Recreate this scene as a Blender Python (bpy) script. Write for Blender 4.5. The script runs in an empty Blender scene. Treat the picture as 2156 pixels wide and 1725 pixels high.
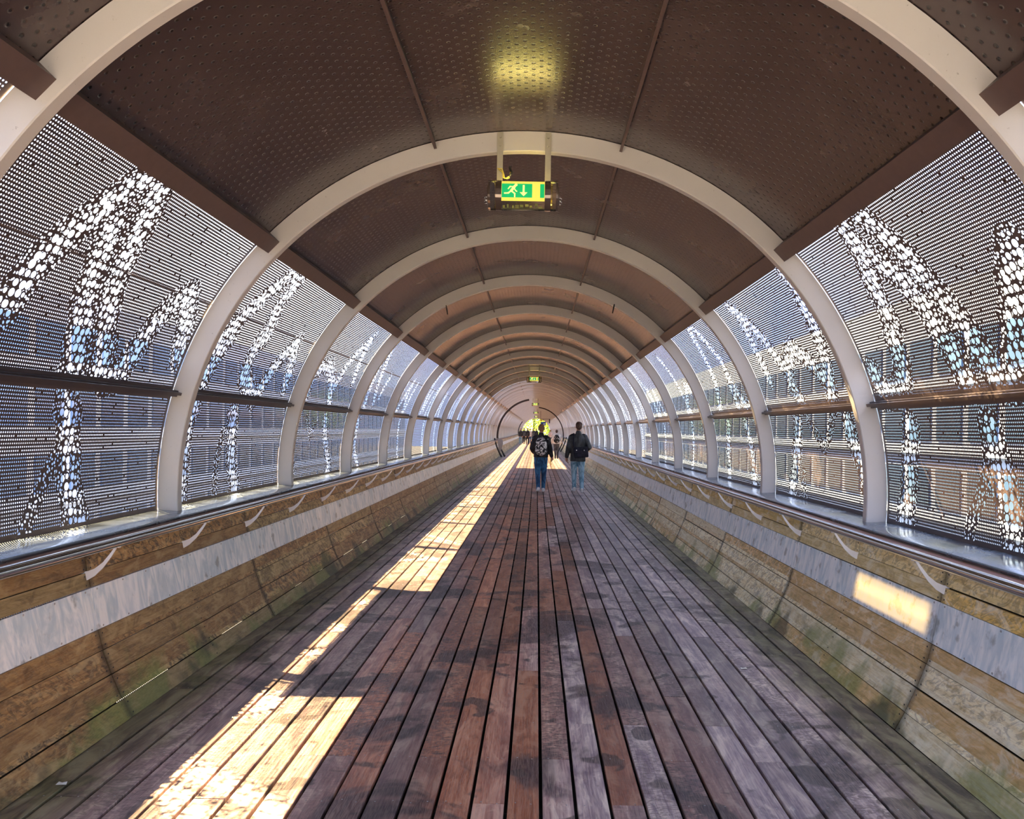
import bpy, bmesh, math, random
import numpy as np
from mathutils import Vector, Matrix, Euler

random.seed(7)
rng = np.random.default_rng(7)
SC = bpy.context.scene
COL = SC.collection

# ------------------------------------------------------------------ camera
cam_d = bpy.data.cameras.new('camera')
cam = bpy.data.objects.new('camera', cam_d)
COL.objects.link(cam)
cam.location = (.104, 0, 1.65)
cam.rotation_euler = (Matrix.Rotation(math.radians(90), 3, 'X') @ Matrix.Rotation(.0165, 3, 'Z')).to_euler()
cam_d.sensor_width = 36
cam_d.lens = 1730 / 2156 * 36
cam_d.shift_x = -52 / 2156
cam_d.shift_y = 42.5 / 2156
cam_d.clip_start = .05
cam_d.clip_end = 2000
SC.camera = cam

# ------------------------------------------------------------------ sky, sun, exposure
world = bpy.data.worlds.new('sky')
SC.world = world
world.use_nodes = True
wt = world.node_tree
wt.nodes.clear()
w_out = wt.nodes.new('ShaderNodeOutputWorld')
w_bg = wt.nodes.new('ShaderNodeBackground')
w_tc = wt.nodes.new('ShaderNodeTexCoord')
w_n = wt.nodes.new('ShaderNodeTexNoise')
w_n.inputs['Scale'].default_value = 3.0
w_n.inputs['Detail'].default_value = 6
w_r = wt.nodes.new('ShaderNodeValToRGB')
w_r.color_ramp.elements[0].position = .38
w_r.color_ramp.elements[0].color = (.38, .53, 1.0, 1)
w_r.color_ramp.elements[1].position = .62
w_r.color_ramp.elements[1].color = (.86, .91, 1.0, 1)
wt.links.new(w_tc.outputs['Generated'], w_n.inputs['Vector'])
wt.links.new(w_n.outputs['Fac'], w_r.inputs['Fac'])
wt.links.new(w_r.outputs['Color'], w_bg.inputs['Color'])
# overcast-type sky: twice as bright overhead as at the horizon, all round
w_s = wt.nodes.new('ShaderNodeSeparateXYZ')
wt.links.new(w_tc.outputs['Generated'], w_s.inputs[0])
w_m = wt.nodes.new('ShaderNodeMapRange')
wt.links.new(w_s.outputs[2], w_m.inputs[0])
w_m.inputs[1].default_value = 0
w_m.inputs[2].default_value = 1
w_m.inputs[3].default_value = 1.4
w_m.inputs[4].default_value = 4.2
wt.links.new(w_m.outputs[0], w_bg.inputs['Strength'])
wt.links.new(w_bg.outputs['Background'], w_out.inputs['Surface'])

sun_d = bpy.data.lights.new('sun', 'SUN')
sun_d.energy = 60
sun_d.color = (1.0, .73, .36)
sun_d.angle = math.radians(.53)
sun = bpy.data.objects.new('sun', sun_d)
COL.objects.link(sun)
sun.location = (-20, 20, 60)
sun.rotation_euler = Vector((-.385, .45, 1.0)).to_track_quat('Z', 'Y').to_euler()

SC.view_settings.view_transform = 'Standard'
SC.view_settings.look = 'None'
SC.view_settings.gamma = 1
SC.view_settings.use_curve_mapping = False
SC.view_settings.exposure = 0.98
SC.cycles.use_denoising = True
SC.cycles.max_bounces = 10
SC.cycles.diffuse_bounces = 5
SC.cycles.glossy_bounces = 4
SC.cycles.transparent_max_bounces = 16

# ------------------------------------------------------------------ numbers of the place (metres)
RC = 1.13            # height of the arch centre
RO = 2.87            # radius of the skin
RI = 2.71            # inner radius of the arches
BAY = 3.0
Y0 = 3.46            # first arch in view
K0, K1 = -2, 52      # open end behind, cut short to let sky light in .. far end
YE = Y0 + K1 * BAY
YB = Y0 + K0 * BAY
PROF = [(2.134, 0.0), (2.19, .102), (2.252, .24), (2.304, .375), (2.335, .488), (2.38, .722), (2.398, .81), (2.412, .902)]
JY = 4.6             # a plank joint of the side walls
JS = 2.5


# ------------------------------------------------------------------ node helpers
class NT:
    def __init__(s, name):
        s.m = bpy.data.materials.new(name)
        s.m.use_nodes = True
        s.t = s.m.node_tree
        s.t.nodes.clear()
        s.out = s.t.nodes.new('ShaderNodeOutputMaterial')
        s.b = s.t.nodes.new('ShaderNodeBsdfPrincipled')
        s.t.links.new(s.b.outputs[0], s.out.inputs[0])

    def put(s, sock, v):
        if isinstance(v, bpy.types.NodeSocket):
            s.t.links.new(v, sock)
        elif v is not None:
            if hasattr(sock.default_value, '__len__') and len(sock.default_value) == 4 and len(v) == 3:
                v = (*v, 1)
            sock.default_value = v

    def node(s, typ, out=0, props=None, **ins):
        n = s.t.nodes.new(typ)
        for k, v in (props or {}).items():
            setattr(n, k, v)
        for k, v in ins.items():
            key = int(k[1:]) if k[0] == 'i' and k[1:].isdigit() else k.replace('_', ' ')
            s.put(n.inputs[key], v)
        return n.outputs[out]

    def math(s, op, a, b=None, c=None, clamp=False):
        n = s.t.nodes.new('ShaderNodeMath')
        n.operation = op
        n.use_clamp = clamp
        for i, v in enumerate((a, b, c)):
            if v is not None:
                s.put(n.inputs[i], v)
        return n.outputs[0]

    def vmath(s, op, a, b=None, out=0):
        n = s.t.nodes.new('ShaderNodeVectorMath')
        n.operation = op
        s.put(n.inputs[0], a)
        if b is not None:
            s.put(n.inputs[1], b)
        return n.outputs[out]

    def mix(s, f, a, b, mode='MIX'):
        n = s.t.nodes.new('ShaderNodeMix')
        n.data_type = 'RGBA'
        n.blend_type = mode
        s.put(n.inputs[0], f)
        s.put(n.inputs[6], a)
        s.put(n.inputs[7], b)
        return n.outputs[2]

    def ramp(s, f, *st):
        n = s.t.nodes.new('ShaderNodeValToRGB')
        e = n.color_ramp.elements
        while len(e) < len(st):
            e.new(.5)
        for el, (p, c) in zip(e, st):
            el.position = p
            el.color = (*c, 1) if len(c) == 3 else c
        s.put(n.inputs[0], f)
        return n.outputs[0]

    def rmap(s, v, a, b, c=0.0, d=1.0, smooth=True):
        n = s.t.nodes.new('ShaderNodeMapRange')
        n.interpolation_type = 'SMOOTHSTEP' if smooth else 'LINEAR'
        for i, q in enumerate((v, a, b, c, d)):
            s.put(n.inputs[i], q)
        return n.outputs[0]

    def noise(s, vec, scale, detail=4, rough=.55, dist=0.0, out=0):
        return s.node('ShaderNodeTexNoise', out, None, Vector=vec, Scale=scale, Detail=detail, Roughness=rough, Distortion=dist)

    def sep(s, vec):
        n = s.t.nodes.new('ShaderNodeSeparateXYZ')
        s.put(n.inputs[0], vec)
        return n.outputs

    def comb(s, x, y, z=0.0):
        n = s.t.nodes.new('ShaderNodeCombineXYZ')
        for i, q in enumerate((x, y, z)):
            s.put(n.inputs[i], q)
        return n.outputs[0]

    def pos(s):
        return s.t.nodes.new('ShaderNodeNewGeometry').outputs['Position']

    def tc(s, which='Object'):
        return s.t.nodes.new('ShaderNodeTexCoord').outputs[which]

    def rand(s):
        return s.t.nodes.new('ShaderNodeObjectInfo').outputs['Random']

    def attr(s, name):
        n = s.t.nodes.new('ShaderNodeAttribute')
        n.attribute_name = name
        return n.outputs['Fac']

    def bump(s, h, strength=.3, dist=.01):
        return s.node('ShaderNodeBump', 0, None, Strength=strength, Distance=dist, Height=h)

    def set(s, **k):
        for n, v in k.items():
            s.put(s.b.inputs[n.replace('_', ' ')], v)
        return s.m


def plain(name, col, rough=.5, metal=0.0, var=.15, scale=20, spec=None):
    n = NT(name)
    f = n.noise(n.pos(), scale, 3)
    c = n.mix(f, tuple(v * (1 - var) for v in col), tuple(min(1, v * (1 + var)) for v in col))
    n.set(Base_Color=c, Roughness=rough, Metallic=metal)
    if spec is not None:
        n.b.inputs['Specular IOR Level'].default_value = spec
    return n.m


def floor_wood():
    n = NT('deck_wood')
    p = n.pos()
    x, y, z = n.sep(p)
    r = n.rand()
    idx = n.math('FLOOR', n.math('DIVIDE', n.math('SUBTRACT', x, .149), .1537))
    wn = n.node('ShaderNodeTexWhiteNoise', 0, {'noise_dimensions': '2D'}, Vector=n.comb(idx, n.math('MULTIPLY', r, 77.0)))
    wn2 = n.node('ShaderNodeTexWhiteNoise', 0, {'noise_dimensions': '2D'}, Vector=n.comb(n.math('ADD', idx, 31.3), n.math('MULTIPLY', r, 53.0)))
    off = n.math('MULTIPLY', wn, 40.0)
    grain = n.noise(n.comb(n.math('MULTIPLY', x, 42.0), n.math('MULTIPLY', y, 1.5), off), 1.0, 6, .65, 1.2)
    ripple = n.noise(n.comb(n.math('MULTIPLY', x, 11.0), n.math('MULTIPLY', y, 22.0), off), 1.0, 4, .6, 2.6)
    fine = n.noise(n.comb(n.math('MULTIPLY', x, 260.0), n.math('MULTIPLY', y, 14.0), off), 1.0, 3, .6)
    base = n.ramp(grain, (.25, (.075, .032, .026)), (.43, (.24, .10, .072)), (.6, (.40, .20, .145)), (.8, (.62, .42, .33)))
    grey = n.ramp(grain, (.25, (.035, .027, .036)), (.43, (.14, .105, .120)), (.6, (.33, .27, .265)), (.8, (.62, .55, .50)))
    zone = n.rmap(n.math('ADD', x, n.math('MULTIPLY', n.math('SUBTRACT', wn, .5), 1.1)), .05, .95)
    zonel = n.rmap(n.math('ADD', x, n.math('MULTIPLY', n.math('SUBTRACT', wn, .5), .8)), -1.0, -.35, 1.0, 0.0)
    zz = n.math('MAXIMUM', zone, n.math('MULTIPLY', zonel, .75))
    c = n.mix(zz, base, grey)
    blot = n.noise(n.comb(n.math('MULTIPLY', x, 9.0), n.math('MULTIPLY', y, 2.6), off), 1.0, 5, .65, .8)
    c = n.mix(n.rmap(blot, .50, .66, 0, .6), c, n.mix(zz, (.52, .30, .22), (.60, .52, .46)))
    c = n.mix(n.rmap(blot, .50, .36, 0, .6), c, n.mix(zz, (.10, .035, .026), (.045, .030, .045)))
    amp = n.rmap(wn2, .40, .85, 0.0, .85)
    c = n.mix(n.math('MULTIPLY', n.rmap(ripple, .42, .56, 1.0, 0.0), amp), c, (.035, .024, .026))
    gm = n.t.nodes.new('ShaderNodeGamma')
    n.put(gm.inputs[0], c)
    gm.inputs[1].default_value = .74
    c = n.node('ShaderNodeHueSaturation', 0, None, Saturation=1.45, Value=1.0, Fac=1.0, Color=gm.outputs[0])
    # spilled and soaked stains
    st = n.noise(p, 1.15, 5, .62, .6)
    c = n.mix(n.math('MULTIPLY', n.rmap(st, .52, .60), .85), c, (.022, .015, .028))
    st2 = n.noise(n.vmath('ADD', p, (31, 7, 3)), 3.4, 3, .5, .3)
    c = n.mix(n.math('MULTIPLY', n.rmap(st2, .62, .67), .8), c, (.022, .015, .02))
    # round soaked spots where something was spilled
    wob = n.math('MULTIPLY', n.math('SUBTRACT', n.noise(p, 22.0, 3), .5), .5)
    for sx, sy, rx, ry in ((.71, 4.49, .062, .105), (-.70, 11.0, .12, .30), (.70, 8.2, .13, .17), (-.66, 8.3, .15, .18), (.95, 8.9, .10, .10), (-.35, 6.0, .03, .05), (.30, 5.0, .02, .03)):
        dx_ = n.math('DIVIDE', n.math('SUBTRACT', x, sx), rx)
        dy_ = n.math('DIVIDE', n.math('SUBTRACT', y, sy), ry)
        dd_ = n.math('ADD', n.vmath('LENGTH', n.comb(dx_, dy_), None, 1), wob)
        c = n.mix(n.rmap(dd_, 1.08, .92, 0.0, .88), c, (.020, .012, .022))
    c = n.mix(n.rmap(fine, .35, .7, .0, .35), c, (.42, .32, .26))
    c = n.mix(1.0, c, n.rmap(wn, 0.0, 1.0, .66, 1.4, False), 'MULTIPLY')
    # algae along both edges of the deck
    ax = n.math('ADD', n.math('ABSOLUTE', x), n.math('MULTIPLY', n.math('SUBTRACT', n.noise(p, 1.7, 4), .5), .5))
    c = n.mix(n.rmap(ax, 1.66, 2.0, 0.0, .72), c, n.mix(n.rmap(blot, .35, .65), (.028, .03, .012), (.20, .20, .08)))
    bm_ = n.bump(n.math('ADD', n.math('MULTIPLY', grain, .6), n.math('MULTIPLY', fine, .4)), .35, .004)
    return n.set(Base_Color=c, Roughness=n.rmap(grain, .2, .8, .33, .62), Normal=bm_)


def wall_wood(name, left):
    n = NT(name)
    p = n.pos()
    x, y, z = n.sep(p)
    r = n.rand()
    row = n.math('FLOOR', n.math('MULTIPLY', z, 7.4))
    sec = n.math('FLOOR', n.math('DIVIDE', n.math('SUBTRACT', y, JY), JS))
    wn = n.node('ShaderNodeTexWhiteNoise', 0, {'noise_dimensions': '3D'}, Vector=n.comb(n.math('MULTIPLY', r, 91.0), row, sec))
    wn2 = n.node('ShaderNodeTexWhiteNoise', 0, {'noise_dimensions': '3D'}, Vector=n.comb(n.math('MULTIPLY', r, 37.0), sec, row))
    off = n.math('MULTIPLY', wn, 60.0)
    grain = n.noise(n.comb(n.math('MULTIPLY', z, 34.0), n.math('MULTIPLY', y, 2.2), off), 1.0, 6, .66, 1.6)
    ripple = n.noise(n.comb(n.math('MULTIPLY', z, 13.0), n.math('MULTIPLY', n.math('ADD', y, n.math('MULTIPLY', z, .9)), 11.0), off), 1.0, 4, .6, 2.2)
    fine = n.noise(n.comb(n.math('MULTIPLY', z, 200.0), n.math('MULTIPLY', y, 26.0), off), 1.0, 3, .6)
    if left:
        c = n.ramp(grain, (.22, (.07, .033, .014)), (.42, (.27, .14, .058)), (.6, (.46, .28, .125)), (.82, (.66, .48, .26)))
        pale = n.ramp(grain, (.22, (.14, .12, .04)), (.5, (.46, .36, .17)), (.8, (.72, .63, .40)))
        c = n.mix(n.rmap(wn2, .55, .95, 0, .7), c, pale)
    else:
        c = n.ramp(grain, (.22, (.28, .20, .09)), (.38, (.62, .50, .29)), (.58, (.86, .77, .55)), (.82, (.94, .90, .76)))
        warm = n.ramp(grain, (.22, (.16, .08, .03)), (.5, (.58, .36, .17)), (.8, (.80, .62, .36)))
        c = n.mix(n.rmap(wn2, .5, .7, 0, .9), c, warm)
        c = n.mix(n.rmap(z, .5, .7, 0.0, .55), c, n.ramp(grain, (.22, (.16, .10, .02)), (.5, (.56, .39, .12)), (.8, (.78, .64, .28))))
    amp = n.rmap(wn, .25, .8, .15, .9 if left else .6)
    c = n.mix(n.math('MULTIPLY', n.rmap(ripple, .42, .55, 1.0, 0.0), amp), c, (.035, .022, .012))
    blot = n.noise(n.comb(n.math('MULTIPLY', z, 9.0), n.math('MULTIPLY', y, 4.0), off), 1.0, 5, .65, 1.2)
    c = n.mix(n.rmap(blot, .50, .66, 0, .5), c, (.70, .52, .27) if left else (.90, .84, .66))
    c = n.mix(n.rmap(blot, .48, .34, 0, .6), c, (.07, .036, .016) if left else (.24, .16, .07))
    c = n.mix(n.rmap(fine, .4, .75, .0, .25), c, (.6, .48, .3))
    # boards painted paler down the tunnel, light there put into their colour
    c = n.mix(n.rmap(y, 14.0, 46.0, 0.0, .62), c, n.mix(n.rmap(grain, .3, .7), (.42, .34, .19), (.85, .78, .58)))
    gm = n.t.nodes.new('ShaderNodeGamma')
    n.put(gm.inputs[0], c)
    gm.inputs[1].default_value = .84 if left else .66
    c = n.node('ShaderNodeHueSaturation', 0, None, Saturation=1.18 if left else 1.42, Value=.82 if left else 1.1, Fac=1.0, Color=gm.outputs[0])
    alg = n.noise(p, 1.3, 5, .6, .4)
    lo = n.rmap(z, 0.0, .5, .17, -.07, False)
    c = n.mix(n.math('MULTIPLY', n.rmap(n.math('ADD', alg, lo), .60, .74), .7), c, n.mix(fine, (.09, .11, .02), (.34, .40, .10)))
    c = n.mix(n.math('MULTIPLY', n.rmap(n.math('ADD', n.noise(n.vmath('ADD', p, (9, 3, 5)), 1.6, 4), lo), .68, .78), .7), c, (.02, .022, .01))
    # dark damp end grain at the joints
    fr = n.math('FRACT', n.math('DIVIDE', n.math('SUBTRACT', y, JY), JS))
    e = n.math('MULTIPLY', n.math('MINIMUM', fr, n.math('SUBTRACT', 1.0, fr)), JS)
    c = n.mix(n.rmap(n.math('ADD', e, n.math('MULTIPLY', alg, .05)), .03, .09, .65, 0), c, (.02, .015, .008))
    c = n.mix(1.0, c, n.rmap(wn, 0.0, 1.0, .75 if left else .8, 1.2 if left else 1.1, False), 'MULTIPLY')
    bm_ = n.bump(n.math('ADD', n.math('MULTIPLY', grain, .6), n.math('MULTIPLY', ripple, .4)), .4, .005)
    return n.set(Base_Color=c, Roughness=.55, Normal=bm_)


PU, PV = .0192, .0215


def perforated(name, col, strokes=True, rough=.38):
    """dark sheet metal, holes cut right through it: rows of small ones, reeds of big ones"""
    n = NT(name)
    uv = n.tc('UV')
    u, v, _ = n.sep(uv)

    def grid(pu, pv, r):
        fu = n.math('SUBTRACT', n.math('FRACT', n.math('DIVIDE', u, pu)), .5)
        fv = n.math('SUBTRACT', n.math('FRACT', n.math('DIVIDE', v, pv)), .5)
        d = n.vmath('LENGTH', n.comb(n.math('MULTIPLY', fu, pu), n.math('MULTIPLY', fv, pv)), None, 1)
        cell = n.comb(n.math('FLOOR', n.math('DIVIDE', u, pu)), n.math('FLOOR', n.math('DIVIDE', v, pv)))
        w = n.node('ShaderNodeTexWhiteNoise', 0, {'noise_dimensions': '2D'}, Vector=cell)
        keep = n.math('GREATER_THAN', w, .012)
        return n.math('MULTIPLY', n.math('LESS_THAN', d, r), keep)

    ed = n.attr('edge')
    small = grid(PU, PV, .0050)
    if strokes:
        sb, sm = n.attr('big'), n.attr('mid')

        def vor(s, rnd):
            t = n.t.nodes.new('ShaderNodeTexVoronoi')
            t.voronoi_dimensions = '2D'
            n.put(t.inputs['Vector'], n.comb(u, n.math('MULTIPLY', v, .93)))
            t.inputs['Scale'].default_value = 1 / s
            t.inputs['Randomness'].default_value = rnd
            wn = n.node('ShaderNodeTexWhiteNoise', 0, {'noise_dimensions': '3D'}, Vector=t.outputs['Position'])
            return n.math('MULTIPLY', t.outputs['Distance'], s), wn
        dA, wA = vor(.054, .38)
        core = n.rmap(sb, .06, .105, 1.0, 0.0)
        rA = n.math('MULTIPLY', core, n.rmap(wA, 0.0, 1.0, .015, .0262, False))
        big = n.math('MULTIPLY', n.math('LESS_THAN', dA, rA), n.math('GREATER_THAN', rA, .006))
        dB, wB = vor(.0265, .8)
        rB = n.rmap(wB, 0.0, 1.0, .0045, .0095, False)
        zone = n.math('LESS_THAN', n.math('MINIMUM', sb, n.math('ADD', sm, .07)), .135)
        okB = n.math('GREATER_THAN', n.math('SUBTRACT', dA, rA), n.math('ADD', rB, .001))
        mid = n.math('MULTIPLY', n.math('LESS_THAN', dB, rB), n.math('MULTIPLY', okB, zone))
        hole = n.math('MAXIMUM', n.math('MAXIMUM', big, mid), n.math('MULTIPLY', small, n.math('SUBTRACT', 1.0, zone)))
    else:
        hole = small
    hole = n.math('MULTIPLY', hole, n.math('GREATER_THAN', ed, .5))
    wear = n.noise(n.pos(), 2.2, 5)
    c = n.mix(wear, tuple(q * .75 for q in col), tuple(q * 1.3 for q in col))
    n.set(Base_Color=c, Roughness=rough, Metallic=.35)
    tr = n.t.nodes.new('ShaderNodeBsdfTransparent')
    mx = n.t.nodes.new('ShaderNodeMixShader')
    n.put(mx.inputs[0], hole)
    n.t.links.new(n.b.outputs[0], mx.inputs[1])
    n.t.links.new(tr.outputs[0], mx.inputs[2])
    n.t.links.new(mx.outputs[0], n.out.inputs[0])
    return n.m


def roof_metal():
    n = NT('roof_sheet')
    u, v, _ = n.sep(n.tc('UV'))
    col = n.math('FLOOR', n.math('DIVIDE', v, .051))
    sh = n.math('MULTIPLY', n.math('MODULO', col, 2.0), .5)
    fu = n.math('SUBTRACT', n.math('FRACT', n.math('ADD', n.math('DIVIDE', u, .086), sh)), .5)
    fv = n.math('SUBTRACT', n.math('FRACT', n.math('DIVIDE', v, .051)), .5)
    d = n.vmath('LENGTH', n.comb(n.math('MULTIPLY', fu, .086), n.math('MULTIPLY', fv, .051)), None, 1)
    dot = n.rmap(d, .0062, .0080, 1.0, 0.0)
    dim = n.rmap(d, .006, .014, 0.0, 1.0)
    w = n.noise(n.pos(), 1.4, 6, .6)
    c = n.mix(w, (.072, .046, .044), (.105, .068, .063))
    c = n.mix(dot, c, (.006, .005, .005))
    peel = n.noise(n.pos(), 60, 3, .5)
    h = n.math('ADD', n.math('MULTIPLY', dim, 1.0), n.math('MULTIPLY', peel, .22))
    return n.set(Base_Color=c, Roughness=n.rmap(w, .3, .7, .22, .28), Metallic=.25, Normal=n.bump(h, .5, .006), Specular_IOR_Level=1.0)


def arch_paint():
    n = NT('arch_paint')
    p = n.pos()
    w = n.noise(p, 2.0, 6, .6)
    sp = n.noise(p, 38, 4, .7)
    c = n.mix(w, (.62, .57, .53), (.74, .69, .66))
    c = n.mix(n.rmap(sp, .66, .74, 0, .5), c, (.22, .17, .13))
    return n.set(Base_Color=c, Roughness=.42, Normal=n.bump(n.noise(p, 120, 3), .15, .002))


def ledge_metal():
    n = NT('ledge_sheet')
    p = n.pos()
    w = n.noise(p, 3.0, 6, .65)
    c = n.mix(w, (.12, .15, .20), (.24, .29, .36))
    return n.set(Base_Color=c, Roughness=n.rmap(w, .3, .7, .12, .32), Metallic=.75, Normal=n.bump(n.noise(p, 5, 3), .2, .01))


def frosted(name, lit):
    n = NT(name)
    p = n.pos()
    o = n.tc('Object')
    x, y, z = n.sep(o)
    w = n.noise(n.comb(n.math('MULTIPLY', y, 9.0), n.math('MULTIPLY', z, 2.4), n.math('MULTIPLY', n.rand(), 30.0)), 1.0, 5, .6, 1.8)
    c = n.mix(n.rmap(w, .35, .65), (.58, .70, .78), (.95, .98, 1.0))
    edge = n.noise(p, 6.0, 4)
    c = n.mix(n.math('MULTIPLY', n.rmap(edge, .58, .68), .6), c, (.12, .14, .14))
    n.set(Base_Color=c, Roughness=.34)
    if lit:
        # the tube behind the frosted sheet shines through its middle
        ay = n.rmap(n.math('ABSOLUTE', y), .47, .58, 1.0, 0.0)
        az = n.rmap(n.math('ABSOLUTE', z), .070, .105, 1.0, 0.0)
        tube = n.rmap(n.math('ABSOLUTE', n.math('SUBTRACT', z, .01)), .0, .06, 1.0, .62)
        g = n.math('MULTIPLY', n.math('MULTIPLY', ay, az), tube)
        n.put(n.b.inputs['Emission Color'], (1.0, .64, .22, 1))
        n.put(n.b.inputs['Emission Strength'], n.math('MULTIPLY', g, .72))
    return n.m


def glow(name, col, s, base=None):
    n = NT(name)
    n.set(Base_Color=base or col, Roughness=.4)
    n.put(n.b.inputs['Emission Color'], (*col, 1))
    n.b.inputs['Emission Strength'].default_value = s
    return n.m


def cloth(name, a, b, scale=14, rough=.85, stretch=(1, 1, .5), lo=.4, hi=.6):
    n = NT(name)
    v = n.vmath('MULTIPLY', n.tc('Object'), stretch)
    w = n.noise(v, scale, 5, .6, .8)
    c = n.mix(n.rmap(w, lo, hi), a, b)
    return n.set(Base_Color=c, Roughness=rough, Normal=n.bump(w, .6, .02))


def glass_mat():
    n = NT('clear_tube')
    n.set(Base_Color=(.95, .95, .9), Roughness=.03, IOR=1.04)
    n.b.inputs['Transmission Weight'].default_value = 1.0
    return n.m


M = {}
M['deck'] = floor_wood()
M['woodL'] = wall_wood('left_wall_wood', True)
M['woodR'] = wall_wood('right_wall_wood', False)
M['perf'] = perforated('perforated_sheet', (.105, .076, .080))
M['perf_roof'] = perforated('perforated_roof_sheet', (.12, .07, .055), False)
M['roof'] = roof_metal()
M['arch'] = arch_paint()
M['ledge'] = ledge_metal()
M['frost'] = frosted('frosted_sheet', False)
M['frost_lit'] = frosted('frosted_sheet_lit', True)
M['beam'] = plain('beam_brown_paint', (.14, .088, .08), .45, .2)
M['bar'] = plain('bar_dark_metal', (.09, .07, .072), .3, .6)
M['steel'] = plain('polished_steel', (.55, .56, .58), .14, 1.0, .05)
M['bracket'] = plain('brushed_bracket', (.80, .78, .78), .45, .2, .08)
M['cap'] = plain('cap_wood', (.21, .075, .04), .5, 0, .35, 9)
M['screw'] = plain('screw_metal', (.45, .45, .45), .35, .8, .3)
M['dark'] = plain('added_dark_sheet', (.012, .011, .010), .9)
M['seal'] = plain('dark_seal', (.03, .018, .018), .7)
M['added_paving'] = plain('added_pale_paving', (.27, .29, .32), .85, 0, .2, 2)
M['concrete'] = plain('street_concrete', (.035, .04, .05), .9, 0, .2, .4)
M['blackm'] = plain('black_metal', (.03, .03, .033), .45, .3)
M['plate'] = plain('grey_plate', (.30, .30, .31), .5, .2)


# ------------------------------------------------------------------ object helpers
def link(o, parent=None):
    COL.objects.link(o)
    if parent is not None:
        o.parent = parent
    return o


def ob(name, mesh, mat, parent=None, loc=(0, 0, 0)):
    if mat is not None and not mesh.materials:
        mesh.materials.append(mat)
    o = bpy.data.objects.new(name, mesh)
    o.location = loc
    return link(o, parent)


def tag(o, label=None, cat=None, group=None, kind=None):
    if label:
        o['label'] = label
    if cat:
        o['category'] = cat
    if group:
        o['group'] = group
    if kind:
        o['kind'] = kind
    return o


def empty(name, loc=(0, 0, 0), rz=0.0, parent=None):
    o = bpy.data.objects.new(name, None)
    o.location = loc
    o.rotation_euler = (0, 0, rz)
    o.empty_display_size = .1
    return link(o, parent)


def pydata(name, V, F, smooth=False):
    me = bpy.data.meshes.new(name)
    me.from_pydata([tuple(v) for v in V], [], [tuple(f) for f in F])
    if smooth:
        me.polygons.foreach_set('use_smooth', [True] * len(me.polygons))
    me.update()
    return me


class MB:
    """collects boxes, prisms and tubes into one mesh"""
    def __init__(s):
        s.V, s.F = [], []

    def add(s, V, F):
        b = len(s.V)
        s.V += [tuple(v) for v in V]
        s.F += [tuple(i + b for i in f) for f in F]
        return s

    def box(s, c, d, R=None):
        hx, hy, hz = d[0] / 2, d[1] / 2, d[2] / 2
        V = [Vector((x, y, z)) for x in (-hx, hx) for y in (-hy, hy) for z in (-hz, hz)]
        if R is not None:
            V = [R @ v for v in V]
        V = [v + Vector(c) for v in V]
        return s.add(V, [(0, 1, 3, 2), (4, 6, 7, 5), (0, 4, 5, 1), (2, 3, 7, 6), (0, 2, 6, 4), (1, 5, 7, 3)])

    def prism_y(s, pts, y0, y1):
        """pts: closed (x,z) outline counter-clockwise seen from -y"""
        k = len(pts)
        V = [(x, y0, z) for x, z in pts] + [(x, y1, z) for x, z in pts]
        F = [tuple(range(k)), tuple(range(2 * k - 1, k - 1, -1))]
        F += [(i, k + i, k + (i + 1) % k, (i + 1) % k) for i in range(k)]
        return s.add(V, F)

    def tube(s, pts, rad, seg=10, caps=True, flat=None):
        pts = [Vector(p) for p in pts]
        if not hasattr(rad, '__len__'):
            rad = [rad] * len(pts)
        V, F = [], []
        up = Vector((0, 0, 1))
        for i, p in enumerate(pts):
            t = (pts[min(i + 1, len(pts) - 1)] - pts[max(i - 1, 0)]).normalized()
            a = t.cross(up)
            if a.length < 1e-3:
                a = t.cross(Vector((0, 1, 0)))
            a.normalize()
            b = a.cross(t)
            up = b
            for j in range(seg):
                an = 2 * math.pi * j / seg
                V.append(p + a * math.cos(an) * rad[i] + b * math.sin(an) * rad[i] * (flat or 1))
        for i in range(len(pts) - 1):
            for j in range(seg):
                F.append((i * seg + j, i * seg + (j + 1) % seg, (i + 1) * seg + (j + 1) % seg, (i + 1) * seg + j))
        if caps:
            F.append(tuple(range(seg))[::-1])
            F.append(tuple((len(pts) - 1) * seg + j for j in range(seg)))
        return s.add(V, F)

    def mesh(s, name, smooth=False, fix=True):
        me = pydata(name, s.V, s.F, smooth)
        if fix:
            bm = bmesh.new()
            bm.from_mesh(me)
            bmesh.ops.recalc_face_normals(bm, faces=bm.faces)
            bm.to_mesh(me)
            bm.free()
        return me

    def build(s, name, mat, parent=None, loc=(0, 0, 0), smooth=False):
        return ob(name, s.mesh(name, smooth), mat, parent, loc)


def auto_smooth(me, deg=35):
    me.polygons.foreach_set('use_smooth', [True] * len(me.polygons))
    try:
        me.set_sharp_from_angle(angle=math.radians(deg))
    except Exception:
        pass


def pol(r, a):
    """point (x,z) on the tube, angle in degrees from the right-hand horizontal"""
    return (r * math.cos(math.radians(a)), RC + r * math.sin(math.radians(a)))


# ================================================================== THE SETTING
floor = tag(empty('floor'), kind='structure')
wall_l = tag(empty('wall_left'), kind='structure')
wall_r = tag(empty('wall_right'), kind='structure')
ceiling = tag(empty('ceiling', (0, 0, 0)), kind='structure')

# ---- deck planks
PW = .1537
plank_cache = {}


def plank_mesh(L):
    if L not in plank_cache:
        h = .0685
        m = MB()
        y0, y1 = .002, L - .002
        c = .0025
        # small rounded arrises along the top
        m.prism_y([(-h, -.028), (h, -.028), (h, -c), (h - c, 0), (-h + c, 0), (-h, -c)], y0, y1)
        plank_cache[L] = m.mesh('plank')
        plank_cache[L].materials.append(M['deck'])
    return plank_cache[L]


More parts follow.
